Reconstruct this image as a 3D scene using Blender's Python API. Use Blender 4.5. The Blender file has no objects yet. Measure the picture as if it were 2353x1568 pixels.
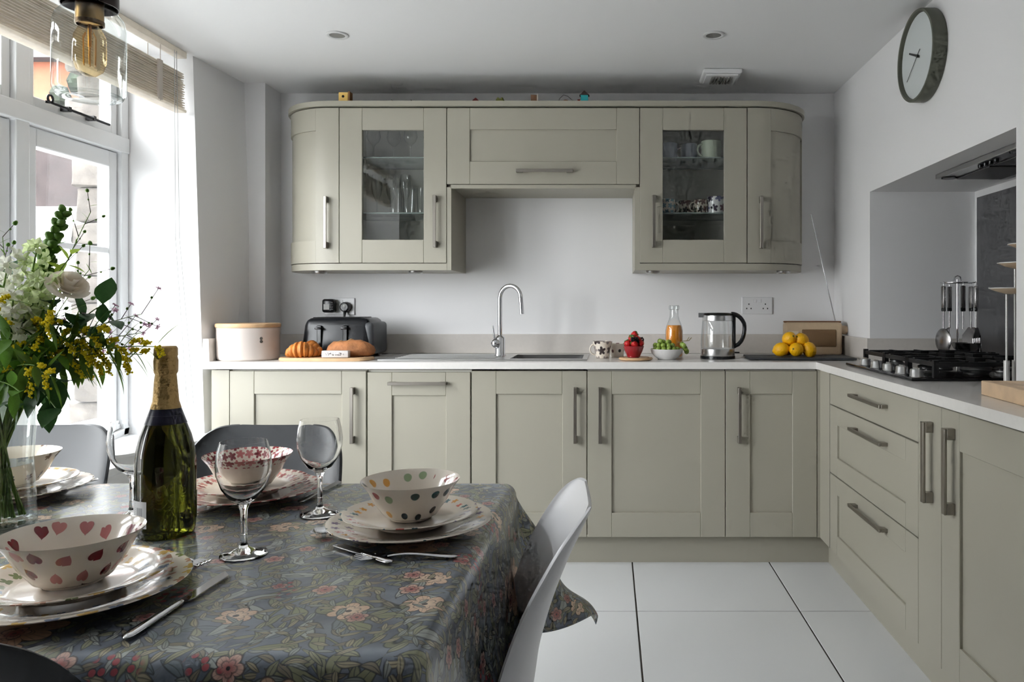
import bpy, bmesh, math, random
from mathutils import Vector, Matrix, Euler
R = math.radians; PI = math.pi; TAU = 2*PI
random.seed(7)
SC = bpy.context.scene
COL = SC.collection

# ------------------------------------------------------------------ camera
FPX, CX, CY, HC = 1750.0, 1400.0, 705.0, 1.12     # focal length and principal point in pixels of 2353x1568, eye height
cam = bpy.data.cameras.new('camera'); cam.sensor_width = 36; cam.sensor_fit = 'HORIZONTAL'
cam.lens = FPX/2353*36
cam.shift_x = -(CX-1176.5)/2353; cam.shift_y = -(784-CY)/2353
cam.clip_start = 0.02; cam.clip_end = 200
cam_o = bpy.data.objects.new('camera', cam); COL.objects.link(cam_o)
cam_o.location = (0, 0, HC); cam_o.rotation_euler = (PI/2, 0, 0)
SC.camera = cam_o
# ------------------------------------------------------------------ sky and exposure
w = bpy.data.worlds.new('overcast_sky'); SC.world = w; w.use_nodes = True
bg = w.node_tree.nodes['Background']; bg.inputs[0].default_value = (0.97, 0.98, 1.0, 1); bg.inputs[1].default_value = 24.0
SC.view_settings.view_transform = 'Standard'; SC.view_settings.look = 'None'
SC.view_settings.exposure = 0.0; SC.view_settings.gamma = 1.0; SC.view_settings.use_curve_mapping = False
cy = SC.cycles
cy.max_bounces = 9; cy.diffuse_bounces = 4; cy.glossy_bounces = 3; cy.transmission_bounces = 9; cy.transparent_max_bounces = 12
cy.use_light_tree = False
cy.use_adaptive_sampling = True; cy.adaptive_threshold = .10; cy.adaptive_min_samples = 12
cy.use_denoising = True; cy.caustics_reflective = False; cy.caustics_refractive = False
cy.sample_clamp_indirect = 6.0
def portal(name, loc, rot, sx, sy):
    l = bpy.data.lights.new(name, 'AREA'); l.shape = 'RECTANGLE'; l.size = sx; l.size_y = sy; l.energy = 1
    l.cycles.is_portal = True
    o = bpy.data.objects.new(name, l); COL.objects.link(o); o.location = loc; o.rotation_euler = rot
    o['kind'] = 'helper'; return o

def PX(px, Y): return (px-CX)/FPX*Y                # photograph column -> x at depth Y
def PZ(py, Y): return HC-(py-CY)/FPX*Y             # photograph row -> z at depth Y

# ------------------------------------------------------------------ node maths
class S:
    def __init__(s, nt, sk): s.nt, s.k = nt, sk
    def _m(s, op, *a):
        n = s.nt.nodes.new('ShaderNodeMath'); n.operation = op
        for i, v in enumerate((s,)+a):
            if isinstance(v, S): s.nt.links.new(v.k, n.inputs[i])
            else: n.inputs[i].default_value = v
        return S(s.nt, n.outputs[0])
    def __add__(s, o): return s._m('ADD', o)
    __radd__ = __add__
    def __sub__(s, o): return s._m('SUBTRACT', o)
    def __rsub__(s, o): return (s*-1.0)+o
    def __mul__(s, o): return s._m('MULTIPLY', o)
    __rmul__ = __mul__
    def __truediv__(s, o): return s._m('DIVIDE', o)
    def abs(s): return s._m('ABSOLUTE')
    def sin(s): return s._m('SINE')
    def cos(s): return s._m('COSINE')
    def sqrt(s): return s._m('SQRT')
    def floor(s): return s._m('FLOOR')
    def fract(s): return s._m('FRACT')
    def pow(s, e): return s._m('POWER', e)
    def atan2(s, o): return s._m('ARCTAN2', o)
    def min(s, o): return s._m('MINIMUM', o)
    def max(s, o): return s._m('MAXIMUM', o)
    def lt(s, o): return s._m('LESS_THAN', o)
    def gt(s, o): return s._m('GREATER_THAN', o)
    def clamp(s):
        r = s._m('ADD', 0.0); r.k.node.use_clamp = True; return r
    def soft(s, a, b):                             # 1 below a, 0 above b
        return ((s-b)*(1.0/(a-b))).clamp()
class NT:
    def __init__(s, m): s.m = m; m.use_nodes = True; s.nt = m.node_tree; s.bsdf = s.nt.nodes.get('Principled BSDF')
    def new(s, t, **k):
        n = s.nt.nodes.new(t)
        for a, b in k.items(): setattr(n, a, b)
        return n
    def link(s, a, b): s.nt.links.new(a.k if isinstance(a, S) else a, b)
    def uv(s):
        n = s.new('ShaderNodeUVMap'); x = s.new('ShaderNodeSeparateXYZ'); s.link(n.outputs[0], x.inputs[0])
        return n.outputs[0], S(s.nt, x.outputs[0]), S(s.nt, x.outputs[1])
    def obj(s): return s.new('ShaderNodeTexCoord').outputs['Object']
    def sep(s, v):
        x = s.new('ShaderNodeSeparateXYZ'); s.link(v, x.inputs[0]); return [S(s.nt, x.outputs[i]) for i in range(3)]
    def vec(s, x, y, z=0.0):
        n = s.new('ShaderNodeCombineXYZ')
        for i, v in enumerate((x, y, z)):
            if isinstance(v, S): s.link(v, n.inputs[i])
            else: n.inputs[i].default_value = v
        return n.outputs[0]
    def noise(s, v, scale, detail=3.0, rough=.5, out=0):
        n = s.new('ShaderNodeTexNoise'); s.link(v, n.inputs['Vector']); n.inputs['Scale'].default_value = scale
        n.inputs['Detail'].default_value = detail; n.inputs['Roughness'].default_value = rough
        return S(s.nt, n.outputs[out])
    def voro(s, v, scale, rnd=1.0):
        n = s.new('ShaderNodeTexVoronoi'); n.voronoi_dimensions = '2D'; s.link(v, n.inputs['Vector']); n.inputs['Scale'].default_value = scale
        n.inputs['Randomness'].default_value = rnd
        return S(s.nt, n.outputs['Distance']), n.outputs['Color'], n.outputs['Position']
    def white(s, v):
        n = s.new('ShaderNodeTexWhiteNoise'); n.noise_dimensions = '2D'; s.link(v, n.inputs['Vector'])
        return S(s.nt, n.outputs['Value'])
    def mix(s, fac, a, b):
        n = s.new('ShaderNodeMix', data_type='RGBA'); i = [n.inputs[0], n.inputs[6], n.inputs[7]]
        for k, v in zip(i, (fac, a, b)):
            if isinstance(v, S): s.link(v, k)
            elif isinstance(v, tuple): k.default_value = v if len(v) == 4 else v+(1,)
            elif isinstance(v, float): k.default_value = v
            else: s.link(v, k)
        return n.outputs[2]
    def bump(s, h, strength=.2, dist=.01):
        n = s.new('ShaderNodeBump'); n.inputs['Strength'].default_value = strength; n.inputs['Distance'].default_value = dist
        s.link(h, n.inputs['Height']); s.link(n.outputs[0], s.bsdf.inputs['Normal'])
def lin(r, g, b):
    f = lambda c: ((c/255+.055)/1.055)**2.4 if c/255 > .04045 else c/255/12.92
    return (f(r), f(g), f(b))
MATS = {}
def P(name, col, rough=.5, metal=0.0, var=0.0, vscale=8.0, bump=0.0, bscale=60.0, **kw):
    if name in MATS: return MATS[name]
    m = bpy.data.materials.new(name); t = NT(m); b = t.bsdf; MATS[name] = m
    b.inputs['Base Color'].default_value = col+(1,); b.inputs['Roughness'].default_value = rough; b.inputs['Metallic'].default_value = metal
    for k, v in kw.items(): b.inputs[k.replace('_', ' ')].default_value = v
    if var:
        n = t.noise(t.obj(), vscale, 4); c2 = tuple(max(0, c*(1-var)) for c in col); c3 = tuple(min(1, c*(1+var)) for c in col)
        t.link(t.mix(n.soft(.7, .3), c3, c2), b.inputs['Base Color'])
    if bump: t.bump(t.noise(t.obj(), bscale, 4), bump)
    return m
def thin_glass(name, tint=(1, 1, 1), edge=(.55, .6, .6), refl=.06, rough=.0):
    m = bpy.data.materials.new(name); t = NT(m); MATS[name] = m; t.nt.nodes.remove(t.bsdf)
    lw = t.new('ShaderNodeLayerWeight'); lw.inputs[0].default_value = .35
    f = S(t.nt, lw.outputs['Facing'])
    tr = t.new('ShaderNodeBsdfTransparent'); t.link(t.mix(f.pow(2.2), tint, edge), tr.inputs[0])
    gl = t.new('ShaderNodeBsdfGlossy'); gl.inputs['Roughness'].default_value = rough; gl.inputs[0].default_value = (1, 1, 1, 1)
    mx = t.new('ShaderNodeMixShader'); t.link((f.pow(3.0)*.55+refl).clamp(), mx.inputs[0])
    t.link(tr.outputs[0], mx.inputs[1]); t.link(gl.outputs[0], mx.inputs[2])
    t.link(mx.outputs[0], t.nt.nodes['Material Output'].inputs[0]); return m

def leafy_mat(name, col, trans=.5, rough=.45, var=.25, vscale=25.0):
    m = P(name, col, rough, var=var, vscale=vscale); t = NT(m)
    tl = t.new('ShaderNodeBsdfTranslucent'); tl.inputs[0].default_value = tuple(min(1, c*1.25) for c in col)+(1,)
    mx = t.new('ShaderNodeMixShader'); mx.inputs[0].default_value = trans
    t.link(t.bsdf.outputs[0], mx.inputs[1]); t.link(tl.outputs[0], mx.inputs[2]); t.link(mx.outputs[0], t.nt.nodes['Material Output'].inputs[0]); return m
def solid_glass(name, col=(1, 1, 1), ior=1.48):
    m = P(name, col, .0); b = m.node_tree.nodes['Principled BSDF']; b.inputs['Transmission Weight'].default_value = 1.0; b.inputs['IOR'].default_value = ior; return m

# ------------------------------------------------------------------ mesh building
class B:
    def __init__(s): s.bm = bmesh.new(); s.uvl = None
    def box(s, x0, x1, y0, y1, z0, z1, bev=0.0, seg=2):
        vs = [s.bm.verts.new((x, y, z)) for x in (x0, x1) for y in (y0, y1) for z in (z0, z1)]
        fs = [s.bm.faces.new([vs[i] for i in q]) for q in ((0, 1, 3, 2), (4, 6, 7, 5), (0, 4, 5, 1), (2, 3, 7, 6), (0, 2, 6, 4), (1, 5, 7, 3))]
        if bev:
            es = list({e for f in fs for e in f.edges})
            bmesh.ops.bevel(s.bm, geom=es, offset=bev, segments=seg, affect='EDGES', profile=.5)
        return s
    def hexa(s, pts):                               # 8 points ordered like box()
        vs = [s.bm.verts.new(p) for p in pts]
        for q in ((0, 1, 3, 2), (4, 6, 7, 5), (0, 4, 5, 1), (2, 3, 7, 6), (0, 2, 6, 4), (1, 5, 7, 3)): s.bm.faces.new([vs[i] for i in q])
        return s
    def lathe(s, prof, seg=32, c=(0, 0, 0), sx=1, sy=1, uv=False, wob=None):
        rings = []
        for r, z in prof:
            if r < 1e-6: rings.append([s.bm.verts.new((c[0], c[1], c[2]+z))])
            else:
                ring = []
                for i in range(seg):
                    a = TAU*i/seg; q = wob(a, r, z) if wob else 1.0
                    ring.append(s.bm.verts.new((c[0]+r*q*sx*math.cos(a), c[1]+r*q*sy*math.sin(a), c[2]+z)))
                rings.append(ring)
        if uv and not s.uvl: s.uvl = s.bm.loops.layers.uv.new('UVMap')
        L = [0]
        for a, b in zip(prof, prof[1:]): L.append(L[-1]+math.hypot(a[0]-b[0], a[1]-b[1]))
        for k in range(len(rings)-1):
            a, b = rings[k], rings[k+1]
            for i in range(seg):
                j = (i+1) % seg
                if len(a) == 1 and len(b) == 1: continue
                if len(a) == 1: vv = [a[0], b[i], b[j]]; us = [(i+.5, L[k]), (i, L[k+1]), (i+1, L[k+1])]
                elif len(b) == 1: vv = [a[i], b[0], a[j]]; us = [(i, L[k]), (i+.5, L[k+1]), (i+1, L[k])]
                else: vv = [a[i], b[i], b[j], a[j]]; us = [(i, L[k]), (i, L[k+1]), (i+1, L[k+1]), (i+1, L[k])]
                f = s.bm.faces.new(vv)
                if uv:
                    for lp, u in zip(f.loops, us): lp[s.uvl].uv = (u[0]/seg, u[1])
        return s
    def tube(s, pts, r, seg=8, cap=True):
        pts = [Vector(p) for p in pts]; n = len(pts)
        rs = r if isinstance(r, (list, tuple)) else [r]*n
        up = Vector((0, 0, 1)); rings = []; prev = None
        for i, p in enumerate(pts):
            t = (pts[min(i+1, n-1)]-pts[max(i-1, 0)]).normalized()
            if prev is None:
                a = up if abs(t.z) < .9 else Vector((1, 0, 0)); u = t.cross(a).normalized()
            else: u = (prev-t*prev.dot(t)).normalized()
            prev = u; v = t.cross(u)
            rings.append([s.bm.verts.new(p+(u*math.cos(TAU*k/seg)+v*math.sin(TAU*k/seg))*rs[i]) for k in range(seg)])
        for a, b in zip(rings, rings[1:]):
            for k in range(seg): s.bm.faces.new([a[k], a[(k+1) % seg], b[(k+1) % seg], b[k]])
        if cap: s.bm.faces.new(rings[0][::-1]); s.bm.faces.new(rings[-1])
        return s
    def prism(s, poly, h0, h1, ax='z'):             # polygon extruded along an axis
        f = {'z': lambda a, b, h: (a, b, h), 'y': lambda a, b, h: (a, h, b), 'x': lambda a, b, h: (h, a, b)}[ax]
        lo = [s.bm.verts.new(f(a, b, h0)) for a, b in poly]; hi = [s.bm.verts.new(f(a, b, h1)) for a, b in poly]; n = len(poly)
        s.bm.faces.new(lo); s.bm.faces.new(hi)
        for i in range(n): s.bm.faces.new([lo[i], lo[(i+1) % n], hi[(i+1) % n], hi[i]])
        return s
    def ball(s, c, r, seg=12, ring=8, sx=1, sy=1, sz=1):
        s.lathe([(r*math.sin(PI*i/ring), -r*sz*math.cos(PI*i/ring)) for i in range(ring+1)], seg, c, sx, sy); return s
    def grid(s, fn, nu, nv, uv=None, closeu=False):
        g = [[s.bm.verts.new(fn(i/nu, j/nv)) for j in range(nv+1)] for i in range(nu+1)]
        if uv and not s.uvl: s.uvl = s.bm.loops.layers.uv.new('UVMap')
        for i in range(nu):
            for j in range(nv):
                f = s.bm.faces.new([g[i][j], g[i+1][j], g[i+1][j+1], g[i][j+1]])
                if uv:
                    for lp, (a, b) in zip(f.loops, ((i, j), (i+1, j), (i+1, j+1), (i, j+1))): lp[s.uvl].uv = uv(a/nu, b/nv)
        return s
    def xf(s, m): bmesh.ops.transform(s.bm, matrix=m, verts=s.bm.verts); return s
    def mesh(s, name, mat, smooth=None, recalc=True):
        if recalc: bmesh.ops.recalc_face_normals(s.bm, faces=s.bm.faces)
        me = bpy.data.meshes.new(name); s.bm.to_mesh(me); s.bm.free()
        for m in (mat if isinstance(mat, list) else [mat]): me.materials.append(m)
        if smooth is not None:
            me.polygons.foreach_set('use_smooth', [True]*len(me.polygons))
            if smooth < 179: me.set_sharp_from_angle(angle=R(smooth))
        return me
    def build(s, name, mat, parent=None, smooth=None, world=False, recalc=True, loc=None, rot=None):
        o = bpy.data.objects.new(name, s.mesh(name, mat, smooth, recalc)); COL.objects.link(o)
        if parent is not None:
            o.parent = parent
            if world: o.location = -wloc(parent)
        if loc is not None: o.location = loc
        if rot is not None: o.rotation_euler = rot
        return o
def wloc(o):
    v = Vector((0, 0, 0))
    while o is not None: v += o.location; o = o.parent
    return v
def E(name, label, cat, loc=(0, 0, 0), group=None, rz=0.0):
    o = bpy.data.objects.new(name, None); COL.objects.link(o); o.location = loc; o.rotation_euler = (0, 0, rz); o.empty_display_size = .05
    return tag(o, label, cat, group)
def tag(o, label, cat, group=None):
    o['label'] = label; o['category'] = cat
    if group: o['group'] = group
    return o
def struct(o, label=None):
    o['kind'] = 'structure'
    if label: o['label'] = label
    return o
def inst(name, me, parent, loc=(0, 0, 0), rot=(0, 0, 0), sc=(1, 1, 1)):
    o = bpy.data.objects.new(name, me); COL.objects.link(o); o.parent = parent; o.location = loc; o.rotation_euler = rot
    o.scale = sc if isinstance(sc, tuple) else (sc, sc, sc); return o
def copy_tree(o, parent=None):
    c = o.copy(); COL.objects.link(c); c.parent = parent
    for ch in list(o.children): copy_tree(ch, c)
    return c
def aim(d):                                         # rotation that turns +Z to direction d
    return Vector(d).to_track_quat('Z', 'Y').to_euler()
def bez(a, b, c, d, n=10):
    a, b, c, d = map(Vector, (a, b, c, d)); out = []
    for i in range(n+1):
        t = i/n; out.append(a*(1-t)**3+b*3*t*(1-t)**2+c*3*t*t*(1-t)+d*t**3)
    return out

# ------------------------------------------------------------------ materials
WALL = P('white_wall_paint', (.86, .855, .86), .65)
CEIL = P('ceiling_paint', (.84, .84, .842), .75)
GLOSSWHITE = P('white_gloss_paint', (.80, .81, .82), .3)
CAB = P('sage_grey_paint', lin(167, 163, 149), .40)
CABIN = P('cabinet_carcass_grey', lin(215, 213, 204), .5)
NICKEL = P('brushed_bronze_nickel', (.36, .335, .30), .34, 1.0)
TOP = P('worktop_quartz', (.80, .78, .75), .22, var=.02, vscale=60)
UPST = P('upstand_quartz', (.66, .62, .58), .3, var=.02, vscale=60)
STEEL = P('stainless_steel', (.62, .62, .62), .28, 1.0)
CHROME = P('polished_chrome', (.72, .72, .74), .07, 1.0)
BLACK = P('black_plastic', (.012, .013, .015), .22)
BLACKM = P('black_matt_iron', (.010, .010, .011), .5)
GROUT = P('dark_grout', (.075, .065, .055), .85)
WOOD = P('beech_wood', lin(210, 174, 134), .5, var=.15, vscale=14)
PANE = thin_glass('window_glass', (.97, .98, .98), (.85, .88, .88), .03)
CGLASS = thin_glass('cabinet_glass', (.97, .98, .975), (.7, .75, .73), .05)
GLASS = thin_glass('clear_glass', (.965, .975, .975), (.22, .26, .27), .085)
CERAM = P('cream_ceramic', lin(232, 222, 208), .14, Coat_Weight=.4)
WHITEP = P('white_plastic', (.80, .80, .81), .3)
# ------------------------------------------------------------------ room shell
YB, ZC, XR = 3.89, 2.21, 1.15
YN = -3.2                                           # wall behind the photographer
WY0, WY1, WXI, WZ0 = 0.62, 3.28, -2.07, 0.57        # window opening along the left wall, frame face, sill height
portal('window_portal', (-2.2, (WY0+WY1)/2, 1.4), (0, -PI/2, 0), 1.62, WY1-WY0)

floor = struct(B().box(-1.9, 1.7, YN, YB+.05, -.08, -.004).build('floor', GROUT), 'dark grout bed under large white floor tiles')
TILE = P('white_porcelain_tile', (.70, .71, .72), .32)
tw = .6; g = .006
tile_me = B().box(0, tw-g, 0, tw-g, -.004, 0.0, .0012, 1).mesh('tile', TILE)
tx0 = PX(1463, HC*FPX/(1405-CY))+g/2; ty0 = HC*FPX/(1405-CY)+g/2
for j in range(-9, 2):
    if YN-.3 < ty0+j*tw < YB-.3: B().box(0, .09, 0, tw-g, -.004, 0, .0012, 1).build('tile', TILE, floor, loc=(tx0-3*tw-.09-g, ty0+j*tw, 0))
for i in range(-3, 3):
    for j in range(-9, 2):
        x, y = tx0+i*tw, ty0+j*tw
        if -2.2 < x < 1.2 and YN-.3 < y < YB-.3: inst('tile', tile_me, floor, (x, y, 0))
struct(B().box(-2.3, 1.75, YN-.2, YB+.15, ZC, ZC+.12).build('ceiling', CEIL))
struct(B().box(-2.3, 1.75, YB, YB+.15, -.05, ZC).build('wall_back', WALL))
struct(B().box(-2.3, 1.75, YN-.2, YN, -.05, ZC).build('wall_rear', P('rear_wall_low_bounce', (.30, .27, .24), .7)))  # unseen wall, coloured dark to cut light bounced back into the room
# right wall with the hob alcove
AY0, AY1, AZ, AX = 2.152, 3.36, 1.627, 1.613
b = B(); b.box(XR, 1.75, AY1, YB, -.05, ZC); b.box(XR, 1.75, YN, AY0, -.05, ZC); b.box(XR, 1.75, AY0, AY1, AZ, ZC); b.box(AX, 1.75, AY0, AY1, -.05, AZ)
struct(b.build('wall_right', WALL))
# left wall: below the sill, nearer pier, and the leaning pier between window and back wall
b = B(); b.box(-2.16, -1.75, WY0, WY1+.02, -.05, WZ0-.03); b.box(-2.3, -1.78, YN, WY0, -.05, ZC)
b.hexa([(-2.10, WY1, -.05), (-2.10, WY1, ZC), (-2.10, YB, -.05), (-2.10, YB, ZC), (-1.735, 3.30, -.05), (-1.81, 3.31, ZC), (-1.765, YB, -.05), (-1.765, YB, ZC)])
b.box(-1.78, -1.676, 3.71, YB, -.05, ZC)
struct(b.build('wall_left', WALL))
struct(B().box(-2.10, -1.69, WY0, WY1+.045, WZ0-.03, WZ0, .006).build('trim_1', GLOSSWHITE), 'white painted window sill board')
# ------------------------------------------------------------------ window
win = struct(B().box(-2.15, WXI, WY0, WY1, WZ0, WZ0+.03).box(-2.15, WXI, WY0, WY1, 2.165, ZC).build('window_1', GLOSSWHITE), 'white timber casement window with top lights')
def rail(nm, par, *a, bev=.004): return B().box(*a, bev).build(nm, GLOSSWHITE, par)
muls = [1.32, 2.00, 2.69]
rail('jamb', win, -2.15, WXI, WY0, WY0+.04, WZ0, ZC); rail('jamb', win, -2.15, WXI, WY1-.045, WY1, WZ0, ZC)
for m_ in muls: rail('mullion', win, -2.15, WXI, m_-.032, m_+.032, WZ0, ZC)
rail('transom', win, -2.15, WXI+.006, WY0, WY1, 1.776, 1.842)
edges = [WY0+.04]+[v for m_ in muls for v in (m_-.032, m_+.032)]+[WY1-.045]
for k in range(4):
    a, c = edges[2*k]+.003, edges[2*k+1]-.003
    for nm, z0, z1, st in (('casement', WZ0+.033, 1.772, .052), ('top_light', 1.845, 2.162, .04)):
        x0, x1 = -2.14, -2.088
        sh = B().box(x0, x1, a, a+st, z0, z1, .005).box(x0, x1, c-st, c, z0, z1, .005).box(x0, x1, a+st-.002, c-st+.002, z0, z0+st, .005).box(x0, x1, a+st-.002, c-st+.002, z1-st*1.3, z1, .005).build(nm, GLOSSWHITE, win)
        B().box(-2.118, -2.113, a+st-.004, c-st+.004, z0+st-.004, z1-st*1.3+.004).build('pane', PANE, sh)
        if nm == 'casement': rail('glazing_bar', sh, x0+.004, x1-.002, a+st, c-st, 1.342, 1.367)
IRON = P('black_iron', (.012, .012, .014), .45, .3)
st = B().tube([(-2.066, 2.79, 1.872), (-2.055, 2.80, 1.872), (-2.055, 3.13, 1.868)], .0055, 8)
st.tube([(-2.055, 2.80+.013*math.cos(a*TAU/12), 1.885+.013*math.sin(a*TAU/12)) for a in range(13)], .0045, 6)
st.box(-2.084, -2.05, 2.89, 2.905, 1.862, 1.88); st.box(-2.084, -2.05, 3.03, 3.045, 1.862, 1.88)
st.build('stay_bar', IRON, win, 40)['label'] = 'black iron casement stay bar'
# woven blind, drawn up
BL = leafy_mat('pale_wood_slats', lin(236, 228, 220), .45, .6, .10, 30)
bx = -1.84
blind = E('slat_blind', 'pale wooden slat blind drawn up at the top of the window', 'blind', (bx, 2.1, ZC))
B().box(-.015, .03, -1.4, 1.165, -.028, -.002, .003).build('head_rail', BL, blind)
sl = B(); rnd = random.Random(3)
for i in range(16):
    z = -.092-i*.0096; dx = rnd.uniform(-.004, .004)
    y0, y1 = -1.4, 1.165+rnd.uniform(-.004, .004)
    sl.box(-.022+dx, .018+dx, y0, y1, z-.0032, z+.0002)
o = sl.build('slats', BL, blind); o['kind'] = 'stuff'
B().box(-.026, .024, -1.4, 1.175, -.258, -.244, .004).build('bottom_rail', BL, blind)
for yy in (-1.2, -.75, -.3, .15, .6, .98):
    c = B().tube([(.024, yy, -.01), (.026, yy, -.255)], .0016, 6); c.tube([(-.026, yy, -.01), (-.028, yy, -.255)], .0016, 6)
    c.box(.019, .027, yy-.014, yy+.014, -.25, -.09)
    c.build('ladder_tape', P('blind_tape', lin(205, 195, 185), .8), blind)
B().tube([(.03, 1.07, -.02), (.034, 1.07, -.8), (.075, 1.09, -1.55)], .0014, 6).tube([(.03, 1.085, -.02), (.034, 1.10, -.8), (.085, 1.115, -1.5)], .0014, 6).build('pull_cord', P('cord_grey', (.5, .5, .5), .8), blind)
# ------------------------------------------------------------------ outside the window
GRD = P('yard_paving', (.34, .34, .33), .9, var=.1)
struct(B().box(-30, 30, -30, 40, -.3, -.1).build('ground', GRD))
STONE = P('rubble_stone', (.085, .075, .066), .9, var=.35, vscale=20, bump=.5, bscale=40)
wout = struct(B().box(-2.24, -2.11, WY1, YB+.1, -.1, 2.6).build('wall_outside', STONE), 'rubble stone outer wall beside the window')
rnd = random.Random(11); z = .45
while z < 2.3:
    h = rnd.uniform(.07, .16); dx = rnd.uniform(-.02, .045); dy = rnd.uniform(0, .03)
    sb = B().box(-2.315+dx, -2.155, 3.225+dy, 3.42, z, z+h-.004, .014, 2)
    for v in sb.bm.verts: v.co += Vector((rnd.uniform(-.008, .008), rnd.uniform(-.008, .008), rnd.uniform(-.004, .004)))
    sb.build('stone', STONE, wout, 60); z += h
gw = B().box(-6.5, -2.24, 6.0, 6.2, -.1, 1.91); 
tag(gw.build('yard_wall', P('white_render', (.8, .8, .8), .8)), 'white rendered yard wall outside the window', 'wall')
nb = E('brick_house', 'dark purple brick house behind the white yard wall', 'building', (-6, 7.5, -.1))
BRK = P('dark_brick', (.026, .019, .019), .9, var=.3, vscale=6)
B().box(-4.5, 2.2, 0, 3, 0, 3.05).build('wall', BRK, nb)
for k, xx in enumerate((-.55, -2.4, -4.2)):
    f = B().box(xx-.32, xx+.32, -.06, .02, 1.25, 2.75).build('window', P('grey_window_paint', (.07, .08, .085), .6), nb)
    B().box(xx-.25, xx+.25, -.075, -.055, 2.05, 2.68).build('pane', P('dark_pane', (.02, .025, .03), .1), f)
    B().box(xx-.25, xx+.25, -.075, -.055, 1.32, 1.98).build('pane', P('dark_pane', (.02, .025, .03), .1), f)
B().tube([(-.05, -.1, .2), (-.05, -.1, 3.0)], .05, 8).build('drain_pipe', P('pipe_grey', (.06, .065, .07), .6), nb)
hd = B(); rnd = random.Random(5)
for i in range(420):
    x, y, z = rnd.uniform(-8, -2.4), rnd.uniform(11.0, 11.6), rnd.uniform(3.2, 4.4)
    hd.ball((x, y, z), rnd.uniform(.1, .2), 6, 4)
hd.box(-8, -2.4, 11.05, 11.55, -.1, 4.1)
tag(hd.build('clipped_hedge', P('hedge_green', (.008, .013, .006), .9, var=.5, vscale=9)), 'dark green hedge above the brick house outside', 'hedge')
op = E('light_blocking_house', 'unseen house added across the yard to block light at the window', 'building', (-7.6, 4.0, -.1))  # added out of view to hold back sky light on the right run
B().box(-1, 1, -4.2, 1.8, 0, 3.5).build('wall', P('light_blocking_wall', (.30, .29, .27), .9), op)
B().box(-1.2, 1.15, -4.3, 1.85, 3.5, 3.62).build('roof', P('slate_roof', (.05, .05, .055), .8), op)
for yy in (-3.3, -1.2, .9):
    f = B().box(.96, 1.05, yy-.4, yy+.4, 1.9, 3.1).build('window', P('grey_window_paint', (.07, .08, .085), .6), op)
    B().box(1.045, 1.065, yy-.33, yy+.33, 1.97, 3.03).build('pane', P('dark_pane', (.02, .025, .03), .1), f)
oh = E('orange_house', 'orange rendered house beyond the hedge outside the window', 'building', (-7, 13, -.1))
B().box(-4, 3, 0, 4, 0, 5.4).build('wall', P('orange_render', (.17, .055, .028), .9, var=.1), oh)
B().box(-4.2, 3.2, -.25, 4.2, 5.4, 5.6).build('roof', P('slate_roof', (.05, .05, .055), .8), oh)
f = B().box(.35, .95, -.05, .05, 3.7, 5.0).build('window', P('grey_window_paint', (.07, .08, .085), .6), oh)
B().box(.42, .88, -.07, -.045, 3.78, 4.9).build('pane', P('dark_pane', (.02, .025, .03), .1), f)

# ------------------------------------------------------------------ base cabinets
YD, XD = 3.286, 0.911                               # door faces: back run, right run
ZD0, ZD1 = 0.123, 0.844
def handle(par, c, L, axis='z', out=(0, -1, 0), wdt=.014, standoff=.03):
    b = B(); o = Vector(out); c = Vector(c); t = Vector({'z': (0, 0, 1), 'x': (1, 0, 0), 'y': (0, 1, 0)}[axis]); s = o.cross(t)
    def bl(t0, t1, o0, o1, wd):
        pts = []
        for tt in (t0, t1):
            for oo in (o0, o1):
                for ss in (-wd/2, wd/2): pts.append(c+t*tt+o*oo+s*ss)
        b.hexa(pts)
    bl(-L/2, L/2, standoff-.008, standoff, wdt)
    bl(-L/2, -L/2+.03, 0, standoff-.008, wdt); bl(L/2-.03, L/2, 0, standoff-.008, wdt)
    bmesh.ops.bevel(b.bm, geom=list(b.bm.edges), offset=.0012, segments=1, affect='EDGES')
    o_ = b.build('handle', NICKEL, par, world=True); return o_
GAP = .0016
def shaker(name, par, a0, a1, z0, z1, run='back', stile=.105, rails=(.105, .1), face=None, pane=False, panel=True):
    # a = along the run (x on the back run, y on the right run); the slab's face is recessed 9 mm behind the frame
    fy = face if face is not None else (YD if run == 'back' else XD)
    def bx_(b, p0, p1, q0, q1, d0, d1, bev):
        if run == 'back': b.box(p0, p1, fy+d0, fy+d1, q0, q1, bev, 1)
        else: b.box(fy+d0, fy+d1, p0, p1, q0, q1, bev, 1)
        return b
    a0 += GAP; a1 -= GAP; z0 += GAP; z1 -= GAP
    if not panel:
        return bx_(B(), a0, a1, z0, z1, 0, .02, .0015).build(name, CAB, par, world=True)
    if pane: d = bx_(B(), a0+stile-.006, a1-stile+.006, z0+rails[0]-.006, z1-rails[1]+.006, .010, .014, 0).build(name, CGLASS, par, world=True)
    else: d = bx_(B(), a0+stile*.5, a1-stile*.5, z0+rails[0]*.5, z1-rails[1]*.5, .009, .018, 0).build(name, CAB, par, world=True)
    bv = .0016; j = .0005
    for p0, p1 in ((a0, a0+stile), (a1-stile, a1)): bx_(B(), p0, p1, z0, z1, 0, .02, bv).build('stile', CAB, d, world=True)
    for q0, q1 in ((z0, z0+rails[0]), (z1-rails[1], z1)): bx_(B(), a0+stile+j, a1-stile-j, q0, q1, 0, .02, bv).build('rail', CAB, d, world=True)
    return d
def base_unit(name, label, cat, a0, a1, group='fitted sage base cabinets', top=.846):
    u = E(name, label, cat, ((a0+a1)/2, YD+.3, 0), group)
    B().box(a0+.002, a1-.002, YD+.022, YB-.02, ZD0+.002, top).build('carcass', CABIN, u, world=True)
    return u
XB = [PX(p, YD) for p in (527, 842, 1083, 1349, 1667, 1878)]
hz = (PZ(890, YD)+PZ(1018, YD))/2
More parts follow.
